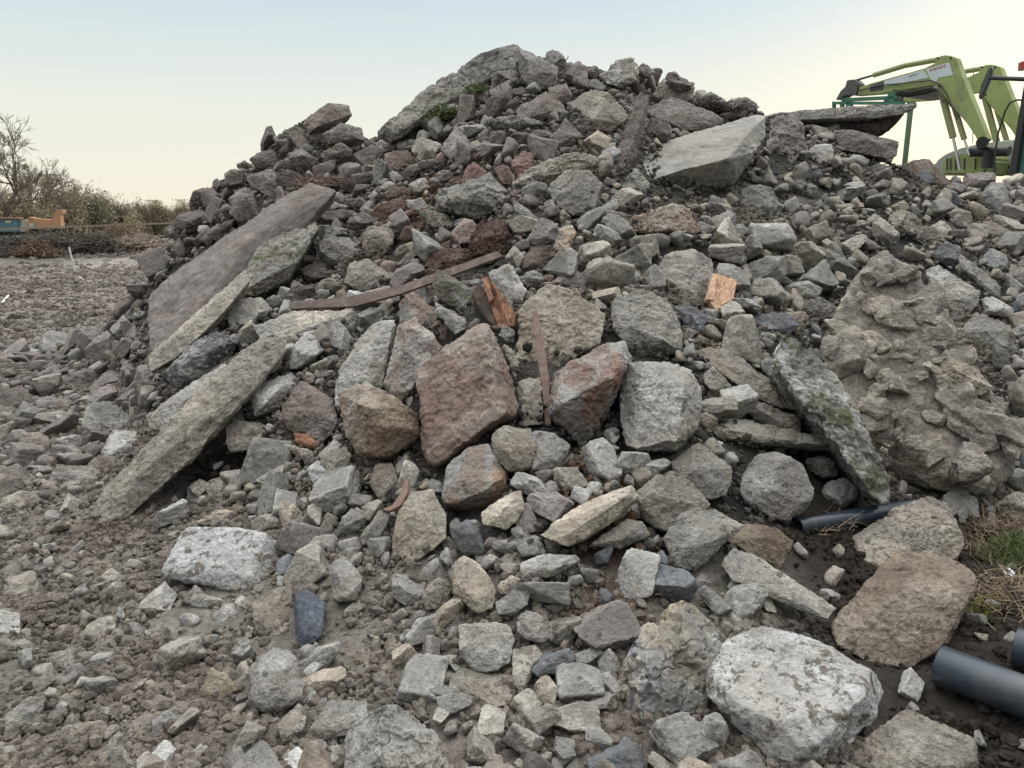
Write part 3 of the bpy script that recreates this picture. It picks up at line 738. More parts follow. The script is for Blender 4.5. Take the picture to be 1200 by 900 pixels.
hero('B', 'mv', 'flat reddish stone on the upper edge of the rounded tan lump', [(643, 332), (670, 314), (685, 322), (692, 342), (680, 340)], p=.07)
hero('R', (.27, .20, .16), 'orange brown broad rock under the large pale slab', [(725, 262), (752, 245), (800, 238), (822, 255), (820, 272), (790, 280), (750, 276)], p=.14, mat='p', t2='gt', ref='orange brown broad rock', amp=.08)
hero('S', 'mv', 'upright narrow grey slab standing near the top right of centre', [(717, 213), (720, 180), (737, 150), (750, 107), (763, 113), (755, 155), (747, 182), (725, 217)], p=.25, th=.2, ref='upright narrow slab', jit=.05, w=1.2)
hero('R', 'g', 'hollowed grey rock left of the large pale slab', [(725, 225), (735, 205), (750, 195), (762, 215), (758, 232), (740, 238)], p=.15, amp=.1)
hero('S', (.315, .305, .285), 'large pale boxy slab lying near the top right of the heap',
     [(748, 182, -.1), (790, 161, -.25), (887, 134, -.35), (898, 136, -.28), (898, 165, 0), (890, 177, .05), (866, 214, -.10), (800, 237, -.08), (762, 234, -.08), (755, 207, .02)],
     p=.28, th=.4, mat='q', t2='gt', inner=[(762, 211, .30), (800, 199, .34), (853, 186, .32), (888, 143, .02)], ref='large pale slab', amp=.012, chips=2, k=90, w=.8, Y=None, jit=0)
hero('B', 'mv', 'small boxy block on the crest below the dark cavity', [(642, 101), (663, 97), (671, 110), (667, 123), (643, 120)], p=.2, th=.25, ref='small boxy crest block')
hero('R', 'gt', 'broad grey boulder below the crest, right of the small boxy crest block', [(667, 120), (693, 103), (720, 110), (737, 133), (731, 145), (697, 168), (682, 150)], p=.2, th=.4, ref='broad crest boulder', mat='c')
hero('B', 'mv', 'long brown grey rock below the small boxy crest block', [(604, 127), (640, 107), (662, 121), (667, 133), (633, 144), (607, 141)], p=.15)
hero('R', 'mv', 'pointed brown boulder left of the broad crest boulder', [(645, 160), (663, 137), (684, 160), (667, 174), (647, 173)], p=.17)
ell('T', 'mv', 'round brown cobble left of the pointed brown boulder', 640, 160, 11, 14, 90)
ell('T', 'dm', 'dark flat oval stone beneath the long brown grey rock', 612, 164, 20, 9)
ell('T', 'dm', 'dark rounded cobble left of the dark flat oval stone', 583, 163, 12, 12)
ell('T', 'g', 'rough grey ledge of stone above the dark oval stone', 605, 146, 38, 9, 0, amp=.1)
hero('S', 'mv', 'dark grey slab piece lying on the crest above the large pale slab', [(755, 128), (785, 112), (828, 128), (853, 140), (838, 153), (795, 152), (762, 146)], p=.2, th=.2, ref='dark crest slab', w=.5)
hero('R', 'gt', 'grey rubbly crest boulder above the dark crest slab', [(763, 112), (775, 92), (800, 88), (815, 100), (812, 118), (785, 122)], p=.1, Y=8.9, th=.3)

# ---- the crest line, seen against the sky
hero('S', 'g', 'huge pale slab tilted up to the very top of the heap',
     [(436, 158), (480, 117), (517, 87), (560, 61), (603, 49), (624, 60), (606, 74), (560, 100), (533, 122), (497, 145), (470, 162), (445, 168)],
     p=.1, th=.5, mat='s', t2='gt', Y=8.6, ref='huge top slab', jit=.04, amp=.06, w=1.0, k=60, at_=(530, 110))
hero('R', 'g', 'broken grey block at the very top against the sky', [(605, 55), (640, 66), (657, 80), (647, 101), (622, 110), (610, 95)], p=.15, th=.4, Y=8.4, ref='topmost grey block')
ell('R', 'g', 'knobbly grey boulder on the crest right of the topmost grey block', 651, 70, 14, 17, Y=8.75, amp=.1, ref='knobbly crest boulder')
hero('R', 'mv', 'pointed brown grey crest boulder right of the knobbly crest boulder', [(660, 87), (677, 70), (688, 77), (691, 97), (667, 101)], p=.1, Y=8.8)
ell('R', 'g', 'grey crest stone between two pale crest boulders', 697, 86, 10, 9, Y=8.9)
hero('R', 'lg', 'pale lumpy boulder standing out on the crest against the sky', [(703, 88), (722, 68), (744, 66), (748, 80), (747, 94), (727, 104), (710, 98)], p=.1, Y=8.8, ref='pale lumpy crest boulder', amp=.09)
ell('R', 'g', 'grey stone touching the right of the pale lumpy crest boulder', 757, 83, 12, 10, Y=8.8)
ell('R', 'mv', 'dark small stone on the crest further right', 788, 91, 9, 7, Y=8.8)
ell('R', 'mv', 'brown rounded crest stone above the rubbly crest boulder', 797, 98, 18, 10, Y=8.8)
hero('B', 'mv', 'tilted brown block crowning the left shoulder of the heap', [(355, 140), (386, 119), (408, 122), (413, 134), (385, 150), (361, 157)], p=.1, th=.3, Y=8.7, ref='left shoulder block')
hero('R', 'mv', 'brown boulder directly below the left shoulder block', [(377, 157), (400, 143), (424, 150), (428, 165), (385, 170)], p=.1, th=.3, Y=8.5)
hero('R', 'mv', 'upright brown grey stone left of the left shoulder block', [(333, 152), (345, 146), (357, 153), (365, 168), (350, 175)], p=.1, th=.3, Y=8.7)
hero('B', 'dm', 'dark jagged stone on the left skyline', [(292, 186), (304, 177), (323, 175), (328, 196), (303, 198)], p=.1, th=.3, Y=8.7, ref='dark jagged skyline stone')
hero('R', 'mv', 'knobbly brown stone at the left end of the skyline', [(262, 203), (272, 197), (287, 198), (284, 215), (264, 218)], p=.1, th=.3, Y=8.6)
hero('R', 'g', 'grey rounded boulder below the knobbly skyline stone', [(267, 233), (288, 217), (298, 227), (293, 240), (270, 243)], p=.1, ref='grey rounded left boulder')
hero('R', 'mv', 'broad brown boulder left below the dark jagged skyline stone', [(287, 206), (318, 197), (332, 217), (318, 233), (296, 222)], p=.1)
ell('R', 'mv', 'brown rock under the upright brown grey stone', 352, 190, 22, 14, 10, Y=8.3)
ell('R', 'dm', 'dark brown rock below the dark jagged skyline stone', 340, 212, 18, 12, 0)
ell('R', 'mv', 'small domed brown stone left of the boulder under the left shoulder block', 372, 161, 10, 8, Y=8.6)
ell('R', 'mv', 'pale brown round stone below the left shoulder boulder', 396, 178, 18, 9, Y=8.3)
ell('T', 'dm', 'dark round stone low on the left skyline', 215, 262, 12, 9, Y=8.8)
ell('T', 'mv', 'brown round stone lowest on the left skyline', 203, 272, 10, 9, Y=8.8)

# ---- right side
ocs = hero('S', (.30, .285, .26), 'long concrete slab with dark earth underneath poking out of the crest at the upper right',
     [(885, 137), (905, 131), (960, 130.5), (1035, 127), (1056, 120), (1068, 119), (1073, 125), (1062, 132), (1040, 139), (960, 143), (900, 144)],
     p=.1, th=.7, mat='c', t2='mv', Y=9.3, ref='overhanging crest slab', jit=.02, w=1.3, amp=.03)
cru = hero('D', (.085, .07, .062), 'dark earth stuck underneath', [(915, 141), (1040, 137), (1062, 132), (1052, 143), (1042, 150), (1026, 159), (990, 154), (940, 149)],
     p=.06, th=.6, mat='e', t2=(.05, .042, .038), Y=9.3, jit=.03, w=1.3, amp=.04)
HEROES.pop(); cru.name = 'earth_crust'; del cru['category']; cru.parent = ocs; cru.location = cru.location - ocs.location
hero('S', 'mv', 'flat brown slab poking out to the right below the overhanging crest slab', [(975, 152), (1000, 152), (1054, 166), (1051, 183), (1040, 186), (985, 175)], p=.1, th=.3, Y=8.8, ref='flat brown slab', jit=.05, w=1.2)
hero('R', 'lg', 'pale rounded stone below the overhanging crest slab', [(945, 178), (955, 169), (975, 168), (979, 182), (968, 192), (953, 188)], p=.1, k=45, ref='pale rounded stone')
hero('T', 'g', 'flat grey stone lying under the flat brown slab', [(1000, 178), (1025, 173), (1049, 182), (1046, 190), (1012, 190)], p=.14, th=.1)
hero('T', 'dg', 'dark stone under the flat grey stone at the upper right', [(1018, 196), (1030, 191), (1046, 195), (1042, 204), (1022, 203)], p=.1, mat='b')
hero('R', 'mv', 'tall earthy lump right of the large pale slab', [(898, 172), (903, 138), (925, 132), (942, 145), (945, 175), (925, 195), (905, 197)], p=.2, mat='e', t2='gt', amp=.09, ref='tall earthy lump')
hero('R', 'g', 'broad dusty grey lump below the large pale slab', [(855, 240), (880, 213), (905, 220), (920, 240), (915, 255), (885, 262), (860, 258)], p=.12, ref='broad dusty lump', amp=.08)
ell('R', 'gt', 'rounded grey stone below the broad dusty lump', 913, 265, 17, 12, 10)
ell('T', 'g', 'small round grey stone pair left member right of the tall earthy lump', 938, 219, 9, 9)
ell('T', 'g', 'small round grey stone beside its twin below the pale rounded stone', 950, 222, 9, 8)
ell('T', 'bl', 'small dark blue grey cobble below the pale rounded stone', 957, 206, 7, 7, mat='b')
ell('T', 'gt', 'sand coloured cobble right of the dark blue grey cobble', 968, 214, 9, 7)
ell('T', 'lt', 'small sandy cobble in the earthy slope at the upper right', 1004, 240, 9, 9, ref='sandy cobble')
ell('T', 'lt', 'pale sandy cobble right of the sandy cobble in the earth', 1055, 243, 11, 9)
ell('R', 'gt', 'lumpy tan grey rock below the pale sandy cobble', 1060, 268, 22, 19, 30, amp=.1)
ell('R', 'gt', 'tan grey cobble on the right edge of the lumpy tan grey rock', 1090, 278, 14, 14, 30)
hero('R', (.21, .18, .155), 'brown earthy mound rock right of the green post', [(1050, 205), (1062, 190), (1090, 185), (1105, 200), (1115, 222), (1090, 226), (1068, 222)], p=.15, mat='e', ref='brown earthy mound rock')
hero('R', 'bl', 'dark angular stone on the brown earthy mound rock', [(1075, 205), (1085, 197), (1096, 210), (1085, 220), (1076, 217)], p=.26, th=.15)
hero('T', 'gt', 'pale pointed stone under the dark angular stone', [(1078, 226), (1090, 216), (1092, 228), (1085, 234)], p=.22, th=.1)
hero('B', 'mv', 'brown boxy block on the skyline in front of the tractor', [(1128, 208), (1132, 203), (1165, 200), (1170, 210), (1150, 224), (1130, 225)], p=.12, th=.3, ref='brown boxy block')
hero('R', 'g', 'fractured blue grey rock at the upper right edge', [(1145, 235), (1160, 213), (1178, 212), (1185, 240), (1175, 255), (1155, 253)], p=.15, mat='b', t2='bl', ref='fractured blue grey rock')
hero('S', 'mv', 'broad brown slab lying below the fractured blue grey rock', [(1135, 265), (1160, 258), (1195, 275), (1188, 287), (1158, 286)], p=.12, th=.15, ref='broad brown slab')
hero('R', 'gt', 'tan boulder face above the dark flat rock at right', [(1103, 248), (1120, 240), (1142, 250), (1135, 268), (1117, 262)], p=.1)
ell('R', 'dg', 'dark flat rock left of the broad brown slab', 1120, 277, 18, 8, 5, mat='b')
hero('R', 'gt', 'rough tan boulder under the tan boulder face', [(1090, 265), (1105, 257), (1118, 270), (1108, 285), (1093, 285)], p=.1)
hero('R', 'bl', 'blue grey cracked rock left above the thin leaning slab', [(1090, 300), (1108, 282), (1125, 285), (1130, 305), (1110, 312)], p=.13, mat='b', ref='blue cracked rock')
hero('R', 'g', 'rounded grey boulder below the broad brown slab', [(1148, 305), (1160, 290), (1180, 298), (1182, 315), (1165, 320)], p=.1, mat='b', t2='bl')
hero('S', 'g', 'thin grey slab leaning down to the right at the right edge', [(1121, 299), (1130, 300), (1174, 335), (1171, 350), (1160, 345), (1127, 315)], p=.14, th=.08, w=.8, ref='thin leaning slab', jit=.05)
hero('R', 'lg', 'light grey broad rock behind the big sandy mass', [(1084, 318), (1099, 309), (1148, 340), (1146, 355), (1122, 385), (1095, 365)], p=.1, ref='light grey broad rock')
hero('T', 'lg', 'oval pale cobble right of the light grey broad rock', [(1150, 350), (1163, 346), (1190, 362), (1187, 373), (1153, 367)], p=.12, k=45, ref='oval pale cobble')
hero('R', 'g', 'grey brown boulder below the oval pale cobble', [(1122, 389), (1144, 366), (1186, 381), (1193, 413), (1174, 424), (1144, 414)], p=.14, mat='p', ref='right edge boulder')
hero('R', (.365, .33, .275), 'huge sandy concrete mass leaning at the right of the heap',
     [(990, 340), (1013, 305), (1035, 286), (1062, 299), (1088, 333), (1111, 363), (1144, 412), (1174, 453), (1193, 513), (1199, 562), (1167, 584), (1126, 552), (1080, 575), (1043, 565), (983, 453), (958, 411), (962, 389)],
     p=.60, th=.9, mat='s', t2=(.20, .185, .165), ref='big sandy mass', jit=.05, w=.7, amp=.016, k=90, chips=10, fine=1.8, lumps=80, inner=[(1052, 330, .07), (1130, 455, .08), (1165, 545, .04), (990, 400, .0), (1010, 350, .05)])
hero('S', 'lg', 'moss blackened broken slab edge along the left of the big sandy mass',
     [(902, 419), (911, 397), (926, 391), (960, 411), (983, 450), (1000, 483), (1030, 520), (1048, 562), (1045, 592), (1026, 584), (983, 530), (938, 470), (915, 440)],
     p=.70, th=.6, mat='m', t2=(.09, .09, .082), ref='mossy slab edge', jit=.06, w=.8, amp=.045, chips=4, fine=2)
hero('R', 'gt', 'rounded boulder bulging from the top of the big sandy mass', [(990, 338), (1013, 308), (1035, 308), (1067, 342), (1066, 364), (1043, 374), (1017, 350)], p=.74, th=.4, mat='s', ref='bulging boulder', k=45)
hero('T', 'lt', 'pale tan stone topped with moss on the big sandy mass', [(1090, 434), (1103, 417), (1126, 419), (1144, 430), (1167, 456), (1148, 464), (1111, 457)], p=.76, th=.25, mat='s', k=45, ref='moss topped stone')
hero('T', 'bl', 'small dark blue stone stuck in the big sandy mass', [(1052, 370), (1066, 362), (1073, 375), (1065, 386), (1055, 384)], p=.78, th=.2, mat='b')
hero('R', 'gt', 'lumpy sandy rock at the foot of the big sandy mass', [(1112, 545), (1130, 515), (1150, 520), (1166, 548), (1150, 562), (1120, 565)], p=.66, th=.3, mat='s')
hero('R', 'g', 'grey boulder peeking out above the moss growing at the right edge', [(1105, 577), (1125, 570), (1147, 585), (1150, 605), (1130, 625), (1108, 610)], p=.08, mat='b', t2='g')
ell('R', 'gt', 'grey boulder cut by the right edge under the big sandy mass', 1190, 598, 22, 22, 0, p=.06)
ell('T', 'lg', 'small pale grey cobble left of the boulder cut by the right edge', 1162, 612, 12, 11)
ell('T', 'g', 'grey cobble below the level flat slab', 962, 545, 20, 13, -20, p=.05)
ell('R', 'g', 'grey block behind the black pipe', 985, 578, 22, 16, 0, p=.06)
ell('T', 'gt', 'smooth oval cobble left of the level flat slab', 829, 496, 12, 14, p=.08)

# ---- bottom right foreground
hero('R', (.29, .25, .20), 'large brown weathered boulder in the right foreground', [(970, 738), (993, 704), (1042, 650), (1083, 633), (1138, 662), (1151, 682), (1140, 711), (1110, 756), (1064, 787), (1042, 790), (1011, 771), (978, 756)],
     p=.22, th=.3, mat='s', t2=(.21, .165, .125), ref='large brown boulder', k=45, jit=.12, amp=.035, inner=[(1060, 690, .08), (1100, 700, .05)])
hero('R', (.34, .30, .25), 'large tan boulder behind the large brown boulder', [(987, 636), (1027, 605), (1087, 576), (1113, 583), (1140, 628), (1129, 654), (1060, 672), (1011, 678)],
     p=.26, th=.4, mat='s', t2='gt', ref='large tan boulder', k=45, jit=.12, amp=.05)
hero('R', 'w', 'big white rock with dirt speckles in the bottom right foreground', [(823, 768), (864, 749), (868, 736), (894, 728), (962, 749), (1042, 794), (1046, 809), (1023, 847), (970, 902), (921, 907), (876, 866), (826, 813)],
     p=.2, th=.25, mat='w', t2=(.36, .34, .31), ref='big white rock', k=70, amp=.028, inner=[(845, 815, .06), (955, 868, .12), (1020, 812, .10), (880, 760, .02)], jit=.12)
hero('S', 'gt', 'flat grey slab piece above the big white rock', [(843, 660), (860, 642), (887, 651), (981, 713), (970, 727), (913, 706), (857, 679)], p=.15, th=.08, w=.6, jit=.08, inner=[(940, 708, .02)], ref='slab above white rock', mat='p', t2='g')
hero('R', (.26, .22, .17), 'rough brown lump left of the large tan boulder', [(845, 630), (876, 612), (912, 620), (930, 634), (917, 665), (887, 653)], p=.12, mat='s', ref='rough brown lump')
hero('R', 'g', 'low grey boulder left of the rough brown lump', [(775, 630), (800, 600), (838, 594), (872, 615), (842, 645), (815, 669), (790, 667)], p=.13, mat='s', t2='gt', ref='low grey boulder')
hero('R', 'gt', 'tan grey boulder cut off by the bottom edge at the right', [(985, 895), (1034, 836), (1057, 828), (1110, 843), (1149, 866), (1152, 900), (1100, 925), (1000, 925)], p=.12, th=.25, mat='s', ref='bottom edge boulder', k=45)
hero('R', (.20, .20, .20), 'large half buried blue grey rock with a tan left face', [(722, 790), (740, 738), (800, 700), (845, 742), (842, 790), (832, 832), (790, 850), (748, 872), (725, 862)],
     p=.12, th=.4, mat='b', t2=(.30, .26, .19), ref='half buried blue rock', amp=.10, inner=[(745, 790, .06), (800, 760, .08)])
hero('R', 'bl', 'blue grey slab of rock cut by the bottom edge in the centre', [(683, 893), (733, 863), (753, 877), (759, 895), (740, 915), (690, 915)], p=.08, mat='b', ref='bottom blue rock')
hero('R', 'g', 'large rough pitted boulder at the bottom left of centre', [(403, 860), (420, 840), (453, 823), (482, 830), (513, 857), (524, 883), (528, 915), (465, 930), (402, 915)],
     p=.15, th=.3, mat='s', t2='gt', ref='large pitted boulder', k=45, amp=.08)
hero('R', 'lt', 'pale rounded block above the bottom centre', [(537, 733), (567, 727), (600, 733), (604, 750), (597, 777), (577, 792), (553, 788), (537, 767)], p=.12, k=45, mat='s', ref='pale rounded block', t2='lg')
hero('B', 'gt', 'grey brown block tucked under the pale rounded block', [(523, 792), (540, 783), (600, 790), (604, 813), (587, 833), (563, 835), (527, 815)], p=.06, mat='s')
hero('T', 'lt', 'pale oval stone with a flat pitted face below the blue stone', [(527, 662), (543, 650), (560, 660), (582, 687), (577, 713), (560, 720), (533, 697)], p=.12, ref='pale oval pitted stone', k=45)
hero('T', 'bl', 'blue grey stone below the rust faced piece', [(523, 618), (550, 608), (563, 620), (570, 650), (545, 653)], p=.08, mat='b', ref='blue stone')
ell('T', 'gt', 'rounded tan grey cobble left of the pale oval pitted stone', 512, 697, 17, 17, p=.07)
ell('T', 'gt', 'grey cobble below the rounded tan grey cobble and left of the block', 500, 700, 10, 16, 60)
hero('T', 'g', 'mid grey two faced stone right of the pale rounded block', [(604, 723), (617, 715), (640, 723), (645, 746), (630, 755), (606, 743)], p=.1, ref='two faced stone')
hero('T', 'gt', 'tall grey brown stone right of the pale rounded block', [(600, 760), (630, 755), (637, 767), (620, 787), (613, 813), (600, 800)], p=.08)
hero('T', 'bl', 'smooth blue grey stone right of the tall grey brown stone', [(622, 783), (640, 763), (667, 760), (675, 773), (660, 790), (627, 793)], p=.09, mat='b', ref='smooth blue stone')
hero('T', 'gt', 'egg shaped tan grey cobble under the smooth blue stone', [(625, 803), (640, 790), (655, 803), (648, 832), (627, 820)], p=.08, k=45)
hero('T', 'g', 'dark grey angular stone right below the pale oval pitted stone', [(580, 705), (600, 690), (622, 690), (618, 708), (600, 722), (583, 720)], p=.06)
ell('T', 'lt', 'small pale angular stone between the oval pitted stone and the flat pale stone', 597, 685, 14, 12)
ell('T', 'g', 'grey cobble left of the flat pale stone', 594, 640, 10, 14, 90)
ell('T', 'g', 'grey cobble beside its neighbour above the flat pale stone', 622, 640, 15, 13, 40)
hero('R', 'g', 'grey boulder at the left of the tan flat faced block', [(385, 663), (402, 650), (427, 677), (420, 703), (390, 706)], p=.12, ref='boulder left of tan block')
hero('T', 'g', 'dark grey pointed stone above the grey boulder', [(420, 630), (445, 598), (458, 603), (447, 628), (427, 640)], p=.1)
ell('T', 'g', 'grey stone left of the dark grey pointed stone', 410, 617, 22, 14, 40)
hero('R', 'g', 'angular dark grey boulder in the lower left of centre', [(293, 777), (320, 757), (342, 760), (357, 800), (353, 820), (323, 840), (290, 830)], p=.16, th=.25, ref='angular dark boulder', mat='p', k=30)
hero('T', 'gt', 'brown egg shaped stone below the angular dark boulder', [(325, 847), (350, 822), (360, 830), (357, 853), (333, 873)], p=.09)
hero('R', 'g', 'grey rock right of the brown egg shaped stone', [(357, 860), (385, 820), (430, 822), (432, 842), (405, 862), (372, 868)], p=.09)
hero('R', (.10, .115, .14), 'blue black upright stone right of the tan knobbly stone', [(342, 700), (357, 688), (383, 707), (377, 747), (353, 763), (343, 730)], p=.12, mat='b', ref='blue black stone')
hero('R', 'gt', 'tan knobbly stone with an ochre base left of the blue black stone', [(293, 710), (320, 690), (343, 683), (343, 757), (300, 745)], p=.06, mat='s', ref='tan knobbly stone')
hero('T', (.29, .26, .20), 'ochre angular stone on the soil left of the angular dark boulder', [(233, 813), (248, 782), (267, 790), (280, 808), (252, 827)], p=.07, ref='ochre angular stone')
hero('T', 'g', 'grey angular stone cut by the bottom edge at the left', [(120, 892), (133, 860), (160, 897), (130, 912)], p=.06)
hero('T', 'lg', 'pale angular stone at the lower left corner of the white speckled block', [(157, 713), (193, 680), (207, 697), (200, 717), (180, 722)], p=.07)
ell('T', 'g', 'grey stone under the middle of the white speckled block', 231, 702, 14, 13)
ell('T', 'lg', 'upright pale stone right under the white speckled block', 247, 706, 9, 17, 70)
ell('T', 'lg', 'pale stone leaning near the blue black stone', 264, 722, 17, 9, 50)
ell('T', 'lg', 'small light stone under the right end of the white speckled block', 282, 707, 10, 10)
ell('T', 'gt', 'rounded brown stone lying alone on the soil at the left edge', 25, 690, 21, 14, -10, ref='rounded stone at the left edge')
ell('T', 'gt', 'half buried flat stone at the left of the soil', 115, 745, 18, 18, -20)
ell('T', 'gt', 'low brown stone on the bottom left soil', 105, 860, 24, 13, 10)
ell('T', 'g', 'slab like grey stone standing at the bottom left soil', 30, 842, 28, 12, 45)

# ---- stones on the left ground
hero('R', 'dm', 'dark brown rock at the left edge of the picture', [(0, 455), (25, 450), (42, 475), (25, 490), (0, 488)], p=.12)
hero('T', 'g', 'long smooth pale grey stone on the left ground', [(41, 470), (50, 464), (82, 468), (91, 478), (72, 484), (45, 480)], p=.1, k=45, ref='long smooth stone')
ell('R', 'mv', 'round brown boulder upper left of the slab behind the beam', 97, 448, 17, 17)
ell('R', 'mv', 'round brown boulder right of its round brown neighbour', 128, 447, 19, 15)
hero('R', 'g', 'jagged grey rock left of the slab behind the beam', [(94, 490), (105, 472), (130, 470), (155, 488), (150, 505), (120, 513), (97, 508)], p=.15, ref='jagged grey rock', mat='b', t2='dg')
hero('R', 'lg', 'pale topped rock touching the upper side of the long sandy beam', [(117, 530), (132, 502), (168, 503), (172, 520), (145, 540), (120, 540)], p=.13, ref='pale topped rock')
hero('R', 'gt', 'rounded brown grey boulder near the left edge', [(20, 525), (28, 507), (48, 505), (62, 517), (58, 530), (35, 533)], p=.12, ref='left edge boulder', k=45)
ell('T', 'lg', 'light grey flat pebble right of the left edge boulder', 83, 520, 20, 9)
hero('R', 'mv', 'half buried brown boulder at the left edge above the soil', [(0, 548), (22, 543), (42, 560), (40, 575), (15, 582), (0, 575)], p=.1)
hero('R', 'g', 'low wide brown grey rock left of the lower end of the beam', [(55, 560), (68, 545), (110, 545), (125, 560), (105, 570), (60, 568)], p=.1, ref='low wide rock')
ell('R', 'gt', 'flat grey rock below the half buried brown boulder', 25, 590, 22, 12, 10)
ell('R', 'mv', 'brown grey stone right of the low wide rock', 122, 548, 18, 12, 30)

# ================================================================== LOOSE STONES filling the heap and the ground
VFAC = {}
def variant(level, seed, rnd=.5):
    rr = np.random.default_rng(seed)
    n = rr.integers(5, 10); Ns = rr.normal(size=(n, 3)); Ns /= np.linalg.norm(Ns, axis=1)[:, None]
    Ns = np.concatenate([Ns, [[0, 0, 1], [0, 0, -1], [1, 0, 0], [-1, 0, 0], [0, 1, 0], [0, -1, 0]]])
    Ds = rr.uniform(.58, .98, len(Ns)); Ds[-6:] = rr.uniform(.8, 1.15, 6)
    k = rr.choice([18, 40, 70, 90])
    P, nn = polytope(Ns, Ds, np.eye(3), np.ones(3), level, k); VFAC[(level, seed)] = FAC
    if level >= 2: 
        P = P + nn * (.055 * fbm(P * 1.3 + seed, 3) - .045 * sstep(.04, .12, fbm(P * 2.4 + seed * 2, 3)))[:, None]
    if level >= 4: P = P + nn * (.035 * fbm(P * 6 + seed, 3) + .02 * fbm(P * 17 + seed, 2))[:, None]
    elif level == 3: P = P + nn * (.035 * fbm(P * 5 + seed, 2))[:, None]
    return P
NV = 26
VAR = {l: [variant(l, 500 + i) for i in range(NV)] for l in (1, 2, 3, 4)}
VARMESH = {}

RES = .02; X0, X1, Y0, Y1 = -8., 9., 1.2, 12.
occ = np.zeros((int((Y1 - Y0) / RES), int((X1 - X0) / RES)), bool)
def inpoly(u, v, poly):
    a = np.array(poly); x, y = a[:, 0], a[:, 1]; x2, y2 = np.roll(x, -1), np.roll(y, -1)
    c = ((y[None] > v[:, None]) != (y2[None] > v[:, None])) & (u[:, None] < (x2 - x) * (v[:, None] - y) / (y2 - y + 1e-9) + x)
    return c.sum(1) % 2 == 1
# cells hidden behind or under a traced piece are taken
_gy, _gx = np.mgrid[0:occ.shape[0], 0:occ.shape[1]]
cx_ = X0 + (_gx.ravel() + .5) * RES; cy_ = Y0 + (_gy.ravel() + .5) * RES
cz_ = Hbase(cx_, cy_); cu_, cv_, cf_ = proj(np.stack([cx_, cy_, cz_ + .02], 1))
taken = np.zeros(len(cx_), bool)
for h_ in HEROES:
    pl = h_['poly']; a = np.array(pl)
    m_ = (cu_ > a[:, 0].min()) & (cu_ < a[:, 0].max()) & (cv_ > a[:, 1].min()) & (cv_ < a[:, 1].max()) & ~taken & (np.abs(cf_ - h_['f']) < 2.2)
    idx = np.nonzero(m_)[0]
    if len(idx): taken[idx[inpoly(cu_[idx], cv_[idx], pl)]] = True
occ |= taken.reshape(occ.shape)
off = [(math.cos(t) * q, math.sin(t) * q) for q in (1.0, .6) for t in np.linspace(0, 2 * math.pi, 9)[:-1]] + [(0, 0)]
OFF = np.array(off)

def tone_at(u, v, rr):
    """stone colour by where in the heap it lies"""
    g = rr.random()
    if v < 340 and u < 440: pal = [('mv', .55), ('dm', .2), ('g', .15), ('gt', .1)]
    elif 440 <= u < 650 and 165 < v < 330: pal = [('mv', .42), ('rd', .06), ('g', .24), ('gt', .18), ((.23, .18, .165), .1)]
    elif v < 165: pal = [('mv', .4), ('g', .35), ('dm', .15), ('gt', .1)]
    elif v > 560 and u < 330: pal = [('gt', .5), ('g', .25), ('lg', .15), ('mv', .1)]
    elif u < 200: pal = [('mv', .45), ('gt', .2), ('g', .2), ('dm', .15)]
    elif u > 820 and v < 340: pal = [('gt', .35), ('g', .35), ('bl', .04), ('mv', .17), ('lt', .09)]
    else: pal = [('g', .34), ('gt', .32), ('bl', .03), ('lg', .13), ('t', .06), ('dg', .04), ('mv', .08)]
    s = 0
    for t, w in pal:
        s += w
        if g < s: break
    c = np.array(TONE[t] if isinstance(t, str) else t)
    return (t if isinstance(t, str) else 'rd'), c * rr.uniform(.8, 1.18)

def density(x, y, z, u, v, r, rr):
    """chance a stone of radius r lies here"""
    on = z > .12
    if x > .9 and y < 4.1 and z < .5: return .004 if r > .05 else .02          # dark topsoil
    if u < 300 - (v - 590) * .1 and v > 585: return (.012 if r > .05 else .035)                   # bare soil, lower left
    if 385 < u < 470 and 660 < v < 830: return .03
    if 640 < u < 860 and 640 < v < 740: return .06
    if not on and u < 60 and 480 < v < 520: return .2
    if not on and y > 9: return .5
    if not on: return ((.30 if r > .07 else .6) if v < 575 else (.06 if r > .07 else .22)) if u < 330 else .5
    if 900 < u < 1080 and 180 < v < 300: return .2
    return 1.0
stones = []
rr = np.random.default_rng(21)
CL = [(.15, 700), (.12, 1500), (.095, 3000), (.075, 5000), (.058, 9000), (.044, 14000), (.033, 20000), (.024, 24000)]
for r0, cnt in CL:
    # nearer ground gets more of the small ones
    y = rr.uniform(1.7, 9.9, cnt) if r0 > .05 else 1.7 + 8.2 * rr.random(cnt) ** 1.35
    x = rr.uniform(-1, 1, cnt) * (y * .74 + .4)
    r = r0 * rr.uniform(.85, 1.25, cnt)
    z = H(x, y); u, v, f = proj(np.stack([x, y, z], 1))
    for i in range(cnt):
        if u[i] < -50 or u[i] > 1250 or v[i] > 960: continue
        if r[i] / f[i] * FPX > 34: continue
        if rr.random() > density(x[i], y[i], z[i], u[i], v[i], r[i], rr): continue
        q = OFF * r[i] * .62 + np.array([x[i], y[i]])
        ix = ((q[:, 0] - X0) / RES).astype(int); iy = ((q[:, 1] - Y0) / RES).astype(int)
        if ix.min() < 0 or iy.min() < 0 or ix.max() >= occ.shape[1] or iy.max() >= occ.shape[0]: continue
        if occ[iy, ix].any(): continue
        rp = r[i] * .8; k = int(rp / RES) + 1
        ax = int((x[i] - X0) / RES); ay = int((y[i] - Y0) / RES)
        yy, xx = np.ogrid[-k:k + 1, -k:k + 1]; disc = (xx * xx + yy * yy) <= (rp / RES) ** 2
        sub = occ[max(0, ay - k):ay + k + 1, max(0, ax - k):ax + k + 1]
        if sub.shape == disc.shape: sub |= disc
        stones.append((x[i], y[i], r[i], u[i], v[i], f[i]))
